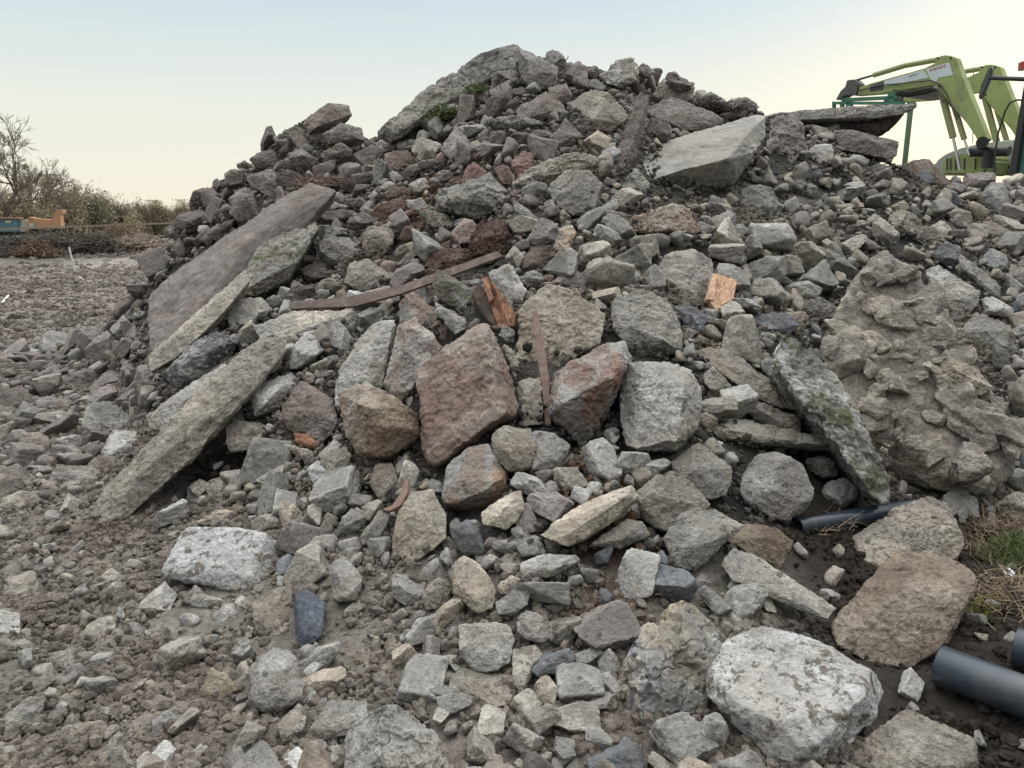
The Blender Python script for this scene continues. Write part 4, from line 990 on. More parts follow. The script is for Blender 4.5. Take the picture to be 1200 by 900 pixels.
# a second, lower layer showing in the gaps of the heap
cnt = 9000
y = 1.8 + 8 * rr.random(cnt) ** 1.1; x = rr.uniform(-1, 1, cnt) * (y * .74 + .4); z = Hbase(x, y)
u, v, f = proj(np.stack([x, y, z], 1)); r = rr.uniform(.02, .06, cnt)
ix = np.clip(((x - X0) / RES).astype(int), 0, occ.shape[1] - 1); iy = np.clip(((y - Y0) / RES).astype(int), 0, occ.shape[0] - 1)
for i in range(cnt):
    if z[i] > .15 and not taken.reshape(occ.shape)[iy[i], ix[i]] and -40 < u[i] < 1240 and v[i] < 950 and rr.random() < density(x[i], y[i], z[i], u[i], v[i], .05, rr):
        stones.append((x[i], y[i], -r[i], u[i], v[i], f[i]))
stones = np.array(stones)

def place(x, y, r, rr, sink=.38):
    """rotation, scale and position of one loose stone"""
    z = float(H(np.array([x]), np.array([y]))[0]); n = tnormal(x, y)
    s = np.array([1.05, rr.uniform(.58, .95), rr.uniform(.45, .85)]) * abs(r)
    # random spin, flat side towards the slope
    q = Vector(n).to_track_quat('Z', 'Y').to_matrix()
    Rm = np.array(q) @ np.array(Matrix.Rotation(rr.uniform(0, 6.28), 3, 'Z')) @ np.array(Matrix.Rotation(rr.normal(0, .5), 3, 'X')) @ np.array(Matrix.Rotation(rr.normal(0, .4), 3, 'Y'))
    p = np.array([x, y, z]) + n * (abs(r) * (sink if r > 0 else -.1)) - n * (.0 if r > 0 else .035)
    return Rm, s, p
px = np.abs(stones[:, 2]) / stones[:, 5] * FPX
inside = (stones[:, 3] > 0) & (stones[:, 3] < 1200) & (stones[:, 4] > 45) & (stones[:, 4] < 900)
order = np.argsort(-np.where(inside & (stones[:, 2] > 0), px, 0))
NIND = 190
ind = set(order[:NIND].tolist())
bins = {1: [], 2: [], 3: []}
indiv = []
for i in range(len(stones)):
    x, y, r, u, v, f = stones[i]
    tn_, c = tone_at(u, v, rr)
    Rm, s, p = place(x, y, r, rr)
    if i in ind: indiv.append((u, v, f, r, tn_, c, Rm, s, p)); continue
    l = 3 if px[i] > 13 else (2 if px[i] > 4.5 else 1)
    bins[l].append((Rm, s, p, c))
def merged(name, bins, label):
    Vs, Fs, Cs = [], [], []; nv = 0
    for l, L in bins.items():
        F = ICO[l][1]
        for j, (Rm, s, p, c) in enumerate(L):
            P = (VAR[l][j % NV] * s) @ Rm.T + p
            Vs.append(P); Fs.append(F + nv); Cs.append(np.array(c)[None] * (.8 + .4 * VFAC[(l, 500 + j % NV)][:, :1])); nv += len(P)
    me = np_mesh(name, np.concatenate(Vs), np.concatenate(Fs), np.concatenate(Cs))
    o = obj(name, me, M['stuff']); tag(o, label, 'rubble', kind='stuff'); return nv
nv = merged('small_rubble', bins, 'small loose stones and broken concrete filling the gaps of the heap')
print('stones', len(stones), {k: len(b) for k, b in bins.items()}, 'verts', nv)

# individual loose stones, described by the landmark piece they lie beside
refs = [h for h in HEROES if h['ref']]
TN = dict(g='grey', lg='pale grey', dg='dark grey', bl='blue grey', t='tan', lt='pale tan', br='brown', rd='reddish', mv='brown grey', dm='dark brown', gt='tan grey', w='white')
DIR = ['right of', 'upper right of', 'above', 'upper left of', 'left of', 'lower left of', 'below', 'lower right of']
ORD = ['first', 'second', 'third', 'fourth', 'fifth', 'sixth', 'seventh', 'eighth', 'ninth', 'tenth', 'eleventh', 'twelfth', 'thirteenth', 'fourteenth', 'fifteenth']
keyed = {}
for k, it in enumerate(indiv):
    u, v = it[0], it[1]
    h = min(refs, key=lambda h: math.hypot(h['c'][0] - u, h['c'][1] - v) - 20 * min(h['S'], .6) * FPX / h['f'] / 60)
    du, dv = u - h['c'][0], h['c'][1] - v
    d = int(round(math.degrees(math.atan2(dv, du)) / 45)) % 8
    keyed.setdefault((h['ref'], d), []).append((math.hypot(du, dv), k))
labels = {}
for (ref, d), L in keyed.items():
    L.sort()
    for q, (_, k) in enumerate(L):
        tn_ = TN[indiv[k][4]]
        dd = DIR[d]; dd = ('to ' + dd) if d in (1, 3, 5, 7) else dd
        if len(L) == 1: labels[k] = f'loose {tn_} stone {dd} the {ref}'
        else: labels[k] = f'{tn_} stone, {ORD[min(q, 14)]} out {dd} the {ref}'
for k, (u, v, f, r, tn_, c, Rm, s, p) in enumerate(indiv):
    vi = k % NV
    if vi not in VARMESH:
        me = np_mesh('loose_stone', VAR[4][vi], ICO[4][1], VFAC[(4, 500 + vi)]); me.materials.append(M['c']); VARMESH[vi] = me
    o = bpy.data.objects.new('loose_stone', VARMESH[vi]); COL.objects.link(o)
    if k % 3 == 1: 
        o.material_slots[0].link = 'OBJECT'; o.material_slots[0].material = M['p' if k % 2 else 's']
    R4 = Matrix(Rm.tolist()).to_4x4(); R4 = Matrix.Translation(p) @ R4 @ Matrix.Diagonal((*s, 1))
    o.matrix_world = R4
    o.color = (*[float(q) * 1.12 for q in c], 1); o['tone2'] = [float(q) * .85 for q in c]; o['grain'] = [float(q) for q in s]
    tag(o, labels[k], 'stone', 'loose stones lying about the heap')

# crumbs and gravel in the soil
def crumbs():
    rr = np.random.default_rng(5)
    n = 170000
    y = 1.7 + 8 * rr.random(n) ** 1.7; x = rr.uniform(-1, 1, n) * (y * .72 + .3)
    z = H(x, y); u, v, f = proj(np.stack([x, y, z], 1))
    clump = fbm(np.stack([x * 2.2, y * 2.2, 0 * x], 1), 3)
    keep = (v < 940) & (u > -30) & (u < 1230) & (clump + rr.normal(0, .16, n) > -.12)
    dark = (x > 1.15) & (y < 4.0) & (z < .4)
    keep &= ~dark | (rr.random(n) < .35)
    heap = (Hbase(x, y) > .18) & ~((u > 385) & (u < 470) & (v > 650) & (v < 840)); hn = fbm(np.stack([x, y, 0 * x], 1) * 1.1, 4); keep &= ~heap | (rr.random(n) < .35 + .65 * sstep(-.08, .1, hn))
    x, y, z, dark = x[keep], y[keep], z[keep], dark[keep]; n = len(x)
    r = .0042 * np.exp(rr.exponential(.55, n)) * (1 + (y - 1.7) * .16); r = np.minimum(r, .028)
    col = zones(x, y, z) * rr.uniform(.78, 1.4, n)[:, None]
    B, F = ICO[0][0], ICO[0][1]
    Q = rr.normal(size=(n, 4)); Q /= np.linalg.norm(Q, axis=1)[:, None]
    w, a, b, c = Q.T
    R = np.stack([np.stack([1 - 2 * (b * b + c * c), 2 * (a * b - c * w), 2 * (a * c + b * w)], 1), np.stack([2 * (a * b + c * w), 1 - 2 * (a * a + c * c), 2 * (b * c - a * w)], 1), np.stack([2 * (a * c - b * w), 2 * (b * c + a * w), 1 - 2 * (a * a + b * b)], 1)], 1)
    sc = rr.uniform(.6, 1.2, (n, 1, 3)) * r[:, None, None]
    V = B[None] * sc * rr.uniform(.8, 1.2, (n, 12, 1))
    V = np.einsum('nij,nvj->nvi', R, V) + np.stack([x, y, z + r * .35], 1)[:, None]
    Fa = (F[None] + 12 * np.arange(n)[:, None, None]).reshape(-1, 3)
    me = np_mesh('gravel', V.reshape(-1, 3), Fa, np.repeat(col, 12, 0), smooth=False)
    o = obj('gravel', me, M['stuff']); tag(o, 'crumbs of soil and fine gravel strewn over the ground', 'gravel', kind='stuff')
crumbs()
def field_litter():
    rr = np.random.default_rng(8)
    n = 48000
    y = np.where(rr.random(n) < .3, rr.uniform(20, 31, n), 9.5 + 34 * rr.random(n) ** 1.15); x = -rr.uniform(-.02, .72, n) * y
    z = H(x, y); keep = (Hbase(x, y) < .05); x, y, z = x[keep], y[keep], z[keep]; n = len(x)
    r = rr.uniform(.012, .035, n) * (1 + (y - 9) * .045) * np.where(rr.random(n) < .06, 2.2, 1)
    col = zones(x, y, z) * rr.uniform(.75, 1.45, n)[:, None]
    B, F = ICO[0][0], ICO[0][1]
    V = B[None] * r[:, None, None] * rr.uniform(.6, 1.3, (n, 12, 1)) * np.stack([rr.uniform(.7, 1.7, n), rr.uniform(.7, 1.5, n), rr.uniform(.5, 1.2, n)], 1)[:, None]
    V = V + np.stack([x, y, z + r * .3], 1)[:, None]
    Fa = (F[None] + 12 * np.arange(n)[:, None, None]).reshape(-1, 3)
    me = np_mesh('field_stones', V.reshape(-1, 3), Fa, np.repeat(col, 12, 0), smooth=False)
    o = obj('field_stones', me, M['stuff']); tag(o, 'clods and small stones covering the stripped field at the left', 'gravel', kind='stuff')
field_litter()

# ================================================================== METAL, TIMBER, PIPES in the rubble
KIND['W'] = ('timber_chunk', 'timber')
def wood_mat():
    m, t, b = new_mat('splintered_wood')
    co = N(t, 'ShaderNodeTexCoord').outputs['Object']
    oi = N(t, 'ShaderNodeObjectInfo'); a2 = N(t, 'ShaderNodeAttribute', attribute_type='OBJECT', attribute_name='tone2')
    mp = N(t, 'ShaderNodeMapping'); mp.inputs['Scale'].default_value = (26, 26, 4); mp.inputs['Rotation'].default_value = (0.2, .5, 0); t.links.new(co, mp.inputs[0])
    n = noise(t, mp.outputs[0], 2.2, 5, .7); n2 = noise(t, co, 14, 4)
    base = mix(t, mrange(t, n2, .42, .58), oi.outputs['Color'], a2.outputs['Color'])
    base = mix(t, mrange(t, n, .4, .68), base, mix(t, 1.0, base, (.45, .4, .38), 'MULTIPLY'))
    t.links.new(base, b.inputs['Base Color']); bump(t, b, n, .012); b.inputs['Roughness'].default_value = .8
    return m
M['wood'] = wood_mat()
def splinters(label, c, body, faces, tone, t2, w=.9, p=.18, th=.10, seed=1, dark_=None):
    """a broken piece of wood: long shards side by side, each ending at its own length"""
    rr = np.random.default_rng(seed); P0, n = frame(c[0], c[1], w); loc = onplane(P0, n, c[0], c[1], p)
    mb = MB()
    for k, poly in enumerate(faces):
        e = rr.uniform(-.015, .03)
        mb.prism([onplane(P0, n, u + rr.uniform(-.8, .8), v + rr.uniform(-.8, .8), p + e + rr.uniform(-.012, .012)) for u, v in poly], -n * th, bev=0)
    o = mb.build('timber_chunk', M['wood'], loc=loc, smooth=False); o.color = (*tone, 1); o['tone2'] = list(t2); o['grain'] = [1., 1., 1.]
    tag(o, label, 'timber')
    if body:
        mb = MB(); mb.prism([onplane(P0, n, u, v, p - .03) for u, v in body], -n * (th + .03), bev=.006)
        bmesh.ops.translate(mb.bm, verts=mb.bm.verts, vec=-Vector(loc)); b = mb.build('weathered_side', M['wood'], o); b.color = (*dark_, 1); b['tone2'] = [x * .7 for x in dark_]
    HEROES.append(dict(poly=body or sum(faces, []), ref=None, o=o, c=c, f=float(proj(loc)[2]), P=np.array(loc), S=.2))
splinters('broken timber end with an orange splintered face behind the big tilted block', (578, 354), [(551, 343), (562, 330), (590, 384), (584, 386), (570, 374)],
          [[(569, 323), (573, 325), (592, 383), (585, 384), (566, 334)], [(573, 324), (579, 333), (598, 378), (592, 384)], [(577, 331), (584, 340), (604, 366), (603, 381), (596, 381)], [(564, 328), (570, 323), (578, 350), (574, 354)]],
          (.42, .235, .15), (.20, .10, .07), p=.21, dark_=(.15, .115, .095), seed=3)
splinters('bright orange fresh splintered wood chunk lying on the heap right of centre', (844, 342), None,
          [[(835, 320), (841, 322), (838, 352), (827, 351), (831, 335)], [(840, 320), (849, 324), (846, 360), (837, 362), (836, 350)], [(847, 323), (857, 327), (855, 352), (846, 358)], [(855, 326), (863, 329), (860, 348), (853, 355)], [(829, 345), (840, 348), (842, 366), (834, 358)]],
          (.80, .54, .36), (.62, .42, .28), p=.2, th=.05, seed=5)
rust = plain('rusty_steel', (.115, .082, .072), .8, .0, .45, 18, .006, (.20, .165, .14), .85)
def strip(name, label, cat, pts, th, p, c, m, w=.6):
    P0, n = frame(c[0], c[1], w)
    mb = MB(); mb.prism([onplane(P0, n, u, v, p + (q[0] if q else 0)) for u, v, *q in pts], -n * th, bev=.002)
    loc = onplane(P0, n, c[0], c[1], p)
    o = mb.build(name, m, loc=loc); tag(o, label, cat); return o
strip('steel_bar', 'long bent flat rusty steel bar lying across the heap left of centre', 'steel bar',
      [(338, 353, .04), (413, 348), (468, 335), (582, 294), (589, 300), (520, 326), (470, 344), (415, 359), (340, 362, .04)], .018, .25, (460, 340), rust)
strip('rusty_bar', 'upright rust red flat bar standing against the rounded tan concrete lump', 'steel bar',
      [(623, 365), (629, 363), (637, 400), (643, 440), (646, 500), (639, 498), (635, 450), (628, 410)], .012, .14, (634, 430), plain('red_rust', (.20, .14, .115), .9, 0, .45, 30, .006, (.27, .235, .19), .95), w=1.0)
strip('rusty_sheet', 'curled rusty strip of metal leaning on the pale rounded stone', 'scrap metal',
      [(447, 597), (460, 592), (470, 578), (474, 562), (479, 560), (478, 576), (470, 592), (456, 599)], .02, .17, (462, 580), plain('brown_rust', (.22, .145, .115), .85, 0, .2, 30, .003))
def wire_thing(name, label, cat, paths, r, m, c, p=.2, w=.9, Y=None):
    P0, n = frame(c[0], c[1], w, Y); mb = MB()
    for path in paths:
        mb.tube([onplane(P0, n, u, v, p + (q[0] if q else 0)) for u, v, *q in path], r, 6)
    o = mb.build(name, m, loc=onplane(P0, n, c[0], c[1], p)); tag(o, label, cat); return o
steel = plain('dark_rebar', (.06, .055, .06), .6, .4)
wire_thing('reinforcing_wire', 'bent dark reinforcing wires sticking out under the top slab', 'wire',
           [[(588, 110), (586, 98), (592, 91)], [(590, 106), (600, 96), (612, 94)], [(582, 104), (578, 96), (584, 92)], [(606, 93, .1), (600, 98), (596, 110)]], .006, steel, (592, 100), p=.25, Y=8.35)
wire_thing('reinforcing_wire', 'thin wires poking up beside the topmost boulders', 'wire',
           [[(660, 77), (664, 70), (666, 66)], [(662, 80), (668, 74)]], .005, steel, (663, 74), p=.1, Y=8.7)
black = plain('black_plastic', (.02, .03, .045), .28, 0, .4, 5, .001, (.075, .08, .078), .75)
def pipe(label, a, b, r, za=None, zb=None):
    def gp(q, z):
        d = ray(*q); t = (z - CAMZ) / d[2]; return Vector(CAM + d * t)
    A = gp(a, za); B = gp(b, zb); d = (B - A).normalized(); x = d.orthogonal().normalized(); y = d.cross(x)
    bm = bmesh.new(); n = 40; rings = []
    for (c, rad) in ((B, r), (A + d * .004, r), (A, r - .003), (A, r - .011), (A + d * .004, r - .012), (B, r - .012)):
        rings.append([bm.verts.new(c + (x * math.cos(2 * math.pi * k / n) + y * math.sin(2 * math.pi * k / n)) * rad) for k in range(n)])
    for p_, q_ in zip(rings, rings[1:] + rings[:1]):
        for k in range(n): bm.faces.new([p_[k], p_[(k + 1) % n], q_[(k + 1) % n], q_[k]])
    bmesh.ops.recalc_face_normals(bm, faces=bm.faces)
    bmesh.ops.translate(bm, verts=bm.verts, vec=-A)
    me = bpy.data.meshes.new('plastic_pipe'); bm.to_mesh(me); bm.free(); me.polygons.foreach_set('use_smooth', [True] * len(me.polygons))
    me.set_sharp_from_angle(angle=math.radians(40))
    o = obj('plastic_pipe', me, black, loc=A); tag(o, label, 'pipe', 'black plastic pipes'); return o
pipe('black plastic pipe with its end beside the large brown boulder, bottom right', (1100, 779), (1318, 862), .069, .09, .09)
pipe('black plastic pipe end at the right edge behind the nearer pipe', (1189, 757), (1420, 825), .070, .10, .10)
pipe('black pipe half buried under rocks below the round grey boulder', (934, 618), (1075, 594), .043, .19, .15)

# ---- plants
def blades(name, label, cat, spots, m, n, L, wdt, seed, lean=.7, kind=None, up=1.0):
    rr = np.random.default_rng(seed); V, F = [], []
    for (c, rad) in spots:
        for _ in range(n):
            b = np.array(c) + rr.normal(size=3) * np.array([rad, rad, rad * .15]); 
            d = rr.normal(size=3) * lean; d[2] = abs(d[2]) * .6 + up * rr.uniform(.3, 1); d /= np.linalg.norm(d)
            s = np.cross(d, rr.normal(size=3)); s /= np.linalg.norm(s); l = L * rr.uniform(.4, 1.2); w = wdt * rr.uniform(.6, 1.3)
            bend = rr.normal(size=3) * .25 * l; bend[2] -= .15 * l
            pts = [b, b + d * l * .5 + bend * .3, b + d * l + bend]
            k = len(V); V += [pts[0] - s * w, pts[0] + s * w, pts[1] + s * w * .8, pts[1] - s * w * .8, pts[2] + s * w * .2, pts[2] - s * w * .2]
            F += [(k, k + 1, k + 2, k + 3), (k + 3, k + 2, k + 4, k + 5)]
    c0 = np.array(spots[0][0])
    me = np_mesh(name, np.array(V) - c0, F, smooth=False); o = obj(name, me, m, loc=tuple(c0)); tag(o, label, cat, kind=kind); return o
green = plain('green_leaf', (.075, .105, .028), .7, 0, .5, 30); straw = plain('dry_straw', (.26, .20, .125), .8, 0, .4, 30)
root_m = plain('dark_roots', (.06, .042, .032), .9, 0, .4, 30)
def g(u, v, p=0.0):
    q = hitpix(u, v); return q + np.array([0, 0, p])
blades('grass', 'green mossy weeds among straw at the right edge', 'grass', [(g(1185, 648, .03), .05), (g(1172, 655, .02), .05), (g(1195, 660, .03), .06), (g(1205, 645, .03), .06), (g(1180, 665), .05)], green, 420, .06, .0022, 1, kind='stuff')
blades('dead_grass', 'tangle of dead straw and stalks at the right edge', 'dead grass', [(g(1165, 690, .01), .10), (g(1190, 690, .01), .10), (g(1155, 650, .01), .06), (g(1190, 715, .01), .10), (g(1160, 625, .02), .06), (g(1190, 625, .02), .08)], straw, 150, .14, .0016, 2, lean=1.6, kind='stuff', up=.3)
blades('weed', 'yellow green wisp of weed beside the large brown boulder', 'weed', [(g(1148, 725, .02), .03), (g(1152, 712, .02), .03)], plain('yellow_leaf', (.17, .17, .03), .7, 0, .3, 30), 60, .05, .002, 3)
blades('dead_grass', 'few dry stalks hanging over the black pipe under the rocks', 'dead grass', [(g(968, 632, .05), .06), (g(985, 622, .05), .05)], straw, 22, .13, .0014, 4, lean=1.2)
blades('dead_grass', 'small tuft of straw on the dark boulder under the pink cream block', 'dead grass', [(g(655, 318, .1), .05), (g(700, 310, .08), .07)], straw, 60, .11, .0016, 5, lean=1.2)
blades('root_mat', 'dark matted roots clinging to the big sandy mass', 'roots', [(onplane(*frame(1040, 540, .7), 1048, 535, .50), .06), (onplane(*frame(1040, 540, .7), 1068, 552, .50), .06), (onplane(*frame(1040, 540, .7), 1038, 515, .47), .05)], root_m, 300, .09, .0014, 6, lean=1.5, up=.2, kind='stuff')
blades('weed', 'small green weed growing under the huge top slab', 'weed', [(at(527, 132, 8.2), .07), (at(560, 108, 8.2), .05), (at(512, 138, 8.2), .06)], green, 160, .10, .006, 7, kind='stuff')
blades('root_mat', 'reddish dry roots on top of the huge leaning slab', 'roots', [(g(372, 232, .12), .10), (g(395, 226, .12), .09), (g(355, 245, .1), .07)], plain('red_roots', (.17, .11, .085), .9, 0, .4, 20), 110, .16, .004, 8, lean=1.6, up=.2, kind='stuff')
blades('root_mat', 'brown leaf litter on the crest beside the large pale slab', 'roots', [(at(832, 124, 8.9), .09), (at(855, 130, 8.9), .10)], root_m, 300, .09, .006, 9, lean=1.5, up=.4, kind='stuff')
blades('moss', 'green moss cushion on the pale tan stone', 'moss', [(onplane(*frame(1128, 440, .7), 1117, 429, .68), .022), (onplane(*frame(1128, 440, .7), 1128, 431, .68), .022)], green, 260, .016, .002, 10)
blades('fibre_roots', 'red brown fibrous soil litter between the long pale tan slab and the half buried blue rock', 'roots', [(g(735, 675, .01), .10), (g(770, 680, .01), .09), (g(715, 700, .01), .08), (g(695, 715, .01), .06)], plain('fibre', (.19, .115, .07), .9, 0, .4, 20), 260, .035, .0012, 11, lean=1.5, kind='stuff', up=.2)
strip('paper_scrap', 'small white scrap of litter among the green weeds', 'litter', [(1176, 668), (1183, 665), (1190, 671), (1186, 677), (1178, 676)], .003, .05, (1183, 671), plain('white_litter', (.62, .64, .68), .6))

# ================================================================== TRACTOR WITH FRONT LOADER behind the heap
lime = plain('lime_paint', (.30, .37, .13), .55, 0, .1, 3, .001, (.15, .16, .09), .8)
dlime = plain('drab_lime', (.25, .28, .13), .6, 0, .1, 3, .001)
dark = plain('black_metal', (.03, .03, .032), .5, 0, .2)
grn = plain('green_paint', (.05, .17, .105), .5, 0, .15, 4)
white = plain('sticker_white', (.55, .62, .62), .5, 0, .06, 3, .0005)
chrome = plain('piston_chrome', (.6, .6, .6), .2, 1.0, .05)
teal = plain('tinted_cab_glass', (.10, .22, .20), .15, 0, .1, 2, .0005)
fv = np.array([-.55, .835, 0]); lat = np.array([.835, .55, 0])
PE = at(1105, 72, 13.0)
def tp(u, v, off_=0.0):
    r = ray(u, v); P = PE + lat * off_; t = ((P - CAM) @ lat) / (r @ lat); return CAM + r * t
base_t = (PE[0] + .5, PE[1] + .2, 0)
tr = empty('loader_tractor', base_t)
tag(tr, 'lime green tractor with raised front loader arms behind the heap', 'tractor')
TV = Vector(base_t)
def tpart(mb, name, m, parent=tr, smooth=True, offs=0.0):
    # world coordinates are turned into the tractor's own
    bmesh.ops.translate(mb.bm, verts=mb.bm.verts, vec=Vector(lat * offs) - TV)
    return mb.build(name, m, parent, smooth)
for offs in (0.0, 1.35):
    mb = MB()
    mb.prism([tp(*q) for q in ((1004, 112), (1007, 102), (1020, 98), (1084, 80), (1096, 75), (1100, 66), (1108, 64.5), (1116, 66), (1120, 68), (1126, 86), (1157, 163), (1152, 167), (1146, 166), (1134, 144), (1112, 120), (1100, 101), (1094, 98), (1048, 106), (1030, 110))], lat * .16, bev=.012)
    arm = tpart(mb, 'loader_arm', lime, offs=offs)
    mb = MB(); mb.tube([tp(1024, 88, .08), tp(1060, 77, .08), tp(1098, 70, .08)], .042, 14)
    cyl = tpart(mb, 'tilt_cylinder', dlime, arm, offs=offs)
    mb = MB(); mb.tube([tp(1000, 95, .08), tp(1024, 88, .08)], .018, 10); tpart(mb, 'piston_rod', dark, arm, offs=offs)
    mb = MB(); mb.prism([tp(*q, -.02) for q in ((979, 117), (985, 106), (991, 102), (992, 94), (1001, 93), (1006, 98), (1004, 108), (1003, 112), (992, 110), (984, 116))], lat * .2, bev=.01)
    tpart(mb, 'hook_bracket', plain('worn_steel', (.10, .095, .095), .6, .3) if offs == 0 else bpy.data.materials['worn_steel'], offs=offs)
    for a_, b_, c_, r_ in (((1102, 103), (1117, 161), (1125, 199), .052), ((1117, 121), (1130, 163), (1136, 182), .042)):
        mb = MB(); mb.tube([tp(*a_, .08), tp(*b_, .08)], r_, 14); cy = tpart(mb, 'lift_cylinder', dlime, offs=offs)
        mb = MB(); mb.tube([tp(*b_, .08), tp(*c_, .08)], r_ * .45, 10); tpart(mb, 'piston_rod', chrome, cy, offs=offs)
    mb = MB(); mb.tube([tp(1151, 167, -.06), tp(1151, 167, .22)], .085, 16); tpart(mb, 'pivot_pin', dark, offs=offs)
    for q in ((1100, 101), (1103, 102), (1099, 68), (1114, 68)):
        mb = MB(); mb.tube([tp(*q, -.012), tp(*q, .02)], .016, 10); tpart(mb, 'bolt', dark, arm, offs=offs)
    if offs == 0.0:
        mb = MB(); mb.prism([tp(*q, -.005) for q in ((1036, 95), (1082, 82), (1088, 91), (1037, 101))], lat * .01); tpart(mb, 'side_sticker', white, arm, smooth=False)
        mb = MB(); mb.prism([tp(*q, -.005) for q in ((1085, 81), (1112, 73), (1117, 88), (1100, 91), (1096, 98), (1090, 92))], lat * .01); tpart(mb, 'model_sticker', white, arm, smooth=False)
        mb = MB(); mb.prism([tp(*q, -.012) for q in ((1019, 100), (1035, 95), (1034, 105), (1019, 107))], lat * .02, bev=.004); tpart(mb, 'cover_plate', plain('grey_plate', (.06, .075, .07), .5), arm)
        mb = MB()
        # worn, unreadable red lettering strokes and grey strokes left on the stickers
        mb2 = MB()
        def stroke(mbx, u0, v0, u1, v1, w):
            a = tp(u0, v0, -.011); b = tp(u1, v1, -.011); d = (b - a); d /= np.linalg.norm(d); s = np.cross(d, lat) * w
            mbx.prism([a - s, b - s, b + s, a + s], lat * .004)
        x0 = 1089.6
        for k in range(9):
            ux = x0 + k * 2.1; vy = 82.2 - k * .62
            stroke(mb, ux, vy - 1.2, ux + .35, vy + 1.1, .005)
            if k % 2 == 0: stroke(mb, ux, vy - 1.1, ux + 1.2, vy - 1.4, .005)
            if k % 3 != 1: stroke(mb, ux + .3, vy + 1.0, ux + 1.4, vy + .7, .005)
        for k in range(5):
            ux = 1065 + k * 2.4; vy = 89.6 - k * .7
            stroke(mb2, ux, vy - 1, ux + .3, vy + 1, .005); stroke(mb2, ux, vy - .9, ux + 1.3, vy - 1.2, .004)
        tpart(mb, 'lettering', plain('faded_red', (.42, .16, .15), .6), arm, smooth=False)
        tpart(mb2, 'lettering', plain('faded_grey', (.25, .30, .34), .6), arm, smooth=False)
# underside hydraulics, cross tube and attachment frame
mb = MB(); mb.prism([tp(*q, .3) for q in ((1046, 107), (1092, 100), (1096, 106), (1086, 110), (1062, 114), (1048, 112))], lat * .8, bev=.02); tpart(mb, 'cross_member', dark)
mb = MB()
for o_ in (-.1, 1.35):
    for q in (((986, 115), (1050, 112), (1050, 116), (986, 119)), ((976, 119), (1058, 119), (1058, 123), (976, 122)), ((975, 119), (977, 119), (977, 131), (975, 131)), ((984, 120), (987, 120), (987, 131), (984, 131)), ((991, 118), (997, 118), (997, 127), (991, 127)), ((1040, 108), (1048, 108), (1048, 120), (1040, 120))):
        mb.prism([tp(*p_, o_) for p_ in q], lat * .07)
mb.tube([tp(1040, 117, -.1), tp(1040, 117, 1.4)], .04, 10); mb.tube([tp(990, 117, -.1), tp(990, 117, 1.4)], .04, 10)
tpart(mb, 'attachment_frame', grn, smooth=False)
# bonnet, grille slots, pale cowling
mb = MB(); mb.prism([tp(*q, .35) for q in ((1104, 205), (1104, 188), (1116, 183), (1130, 180), (1155, 181), (1157, 187), (1153, 197), (1152, 205))], lat * .75, bev=.03); bon = tpart(mb, 'bonnet', lime)
for ux in (1109, 1113, 1119, 1129, 1142):
    mb = MB(); mb.prism([tp(*q, .335) for q in ((ux, 199), (ux, 186), (ux + 1.2, 185.5), (ux + 1.2, 199))], lat * .03); tpart(mb, 'grille_slot', dark, bon, smooth=False)
mb = MB(); mb.prism([tp(*q, 1.15) for q in ((1090, 205), (1096, 189), (1108, 180), (1125, 174), (1150, 168), (1190, 163), (1215, 165), (1215, 205))], lat * .5, bev=.03); tpart(mb, 'cowling', plain('pale_cowling', (.42, .47, .42), .4), )
mb = MB(); mb.tube([tp(1138, 178, .2), tp(1183, 177, .2)], .075, 14); mb.tube([tp(1160, 177, .2), tp(1157, 197, .2)], .09, 12); tpart(mb, 'exhaust_pipe', dark)
# cab
mb = MB(); mb.prism([tp(*q, -.15) for q in ((1181, 206), (1198, 110), (1202, 84), (1207, 84), (1204, 112), (1190, 206))], lat * .1, bev=.01); tpart(mb, 'cab_pillar', dark)
mb = MB(); mb.prism([tp(*q, -.05) for q in ((1189, 206), (1205, 98), (1290, 96), (1290, 206))], lat * .04); tpart(mb, 'cab_window', teal, smooth=False)
mb = MB(); mb.prism([tp(*q, -.3) for q in ((1200, 84), (1204, 78), (1300, 76), (1300, 90), (1202, 90))], lat * 1.8, bev=.03); tpart(mb, 'cab_roof', lime)
mb = MB(); mb.tube([tp(1159, 91, -.25), tp(1180, 92, -.25), tp(1206, 93, -.2)], .032, 10); mirror_arm = tpart(mb, 'mirror_arm', dark)
mb = MB(); mb.prism([tp(*q, -.28) for q in ((1146, 114), (1149, 100), (1158, 80), (1161, 77.5), (1163, 81), (1158, 98), (1151, 113), (1148, 117))], lat * .06, bev=.012); tpart(mb, 'mirror', plain('mirror_shell', (.07, .07, .075), .4), mirror_arm)
mb = MB(); mb.tube([tp(1205, 84, -.1), tp(1202, 76, -.1)], .03, 8); mb.tube([tp(1200, 81.5, -.1), tp(1200, 73, -.1), tp(1200, 71.5, -.1)], [.075, .07, .03], 16); tpart(mb, 'beacon', plain('red_beacon', (.35, .06, .04), .3))
mb = MB(); mb.tube([tp(1165, 206, -.1), tp(1166, 180, -.1), tp(1170, 155, -.1), tp(1178, 130, -.1), (tp(1184, 120, -.1)), tp(1192, 117, -.1), tp(1203, 118, -.1)], .014, 8); tpart(mb, 'hydraulic_hose', dark)
mb = MB(); mb.tube([tp(1141, 80, .5), tp(1140, 168, .5)], .007, 6); tpart(mb, 'cable', dlime)
for off_, pts_ in ((-.03, ((1006, 106), (1030, 100), (1060, 97.5), (1090, 94), (1102, 99), (1110, 112), (1122, 140))), (-.04, ((1046, 105), (1066, 107.5), (1088, 103), (1098, 104), (1106, 120))), (1.33, ((1060, 96), (1090, 93), (1102, 99), (1114, 125)))):
    mb = MB(); mb.tube([tp(*q, off_) for q in pts_], .011, 7); tpart(mb, 'hydraulic_hose', dark)
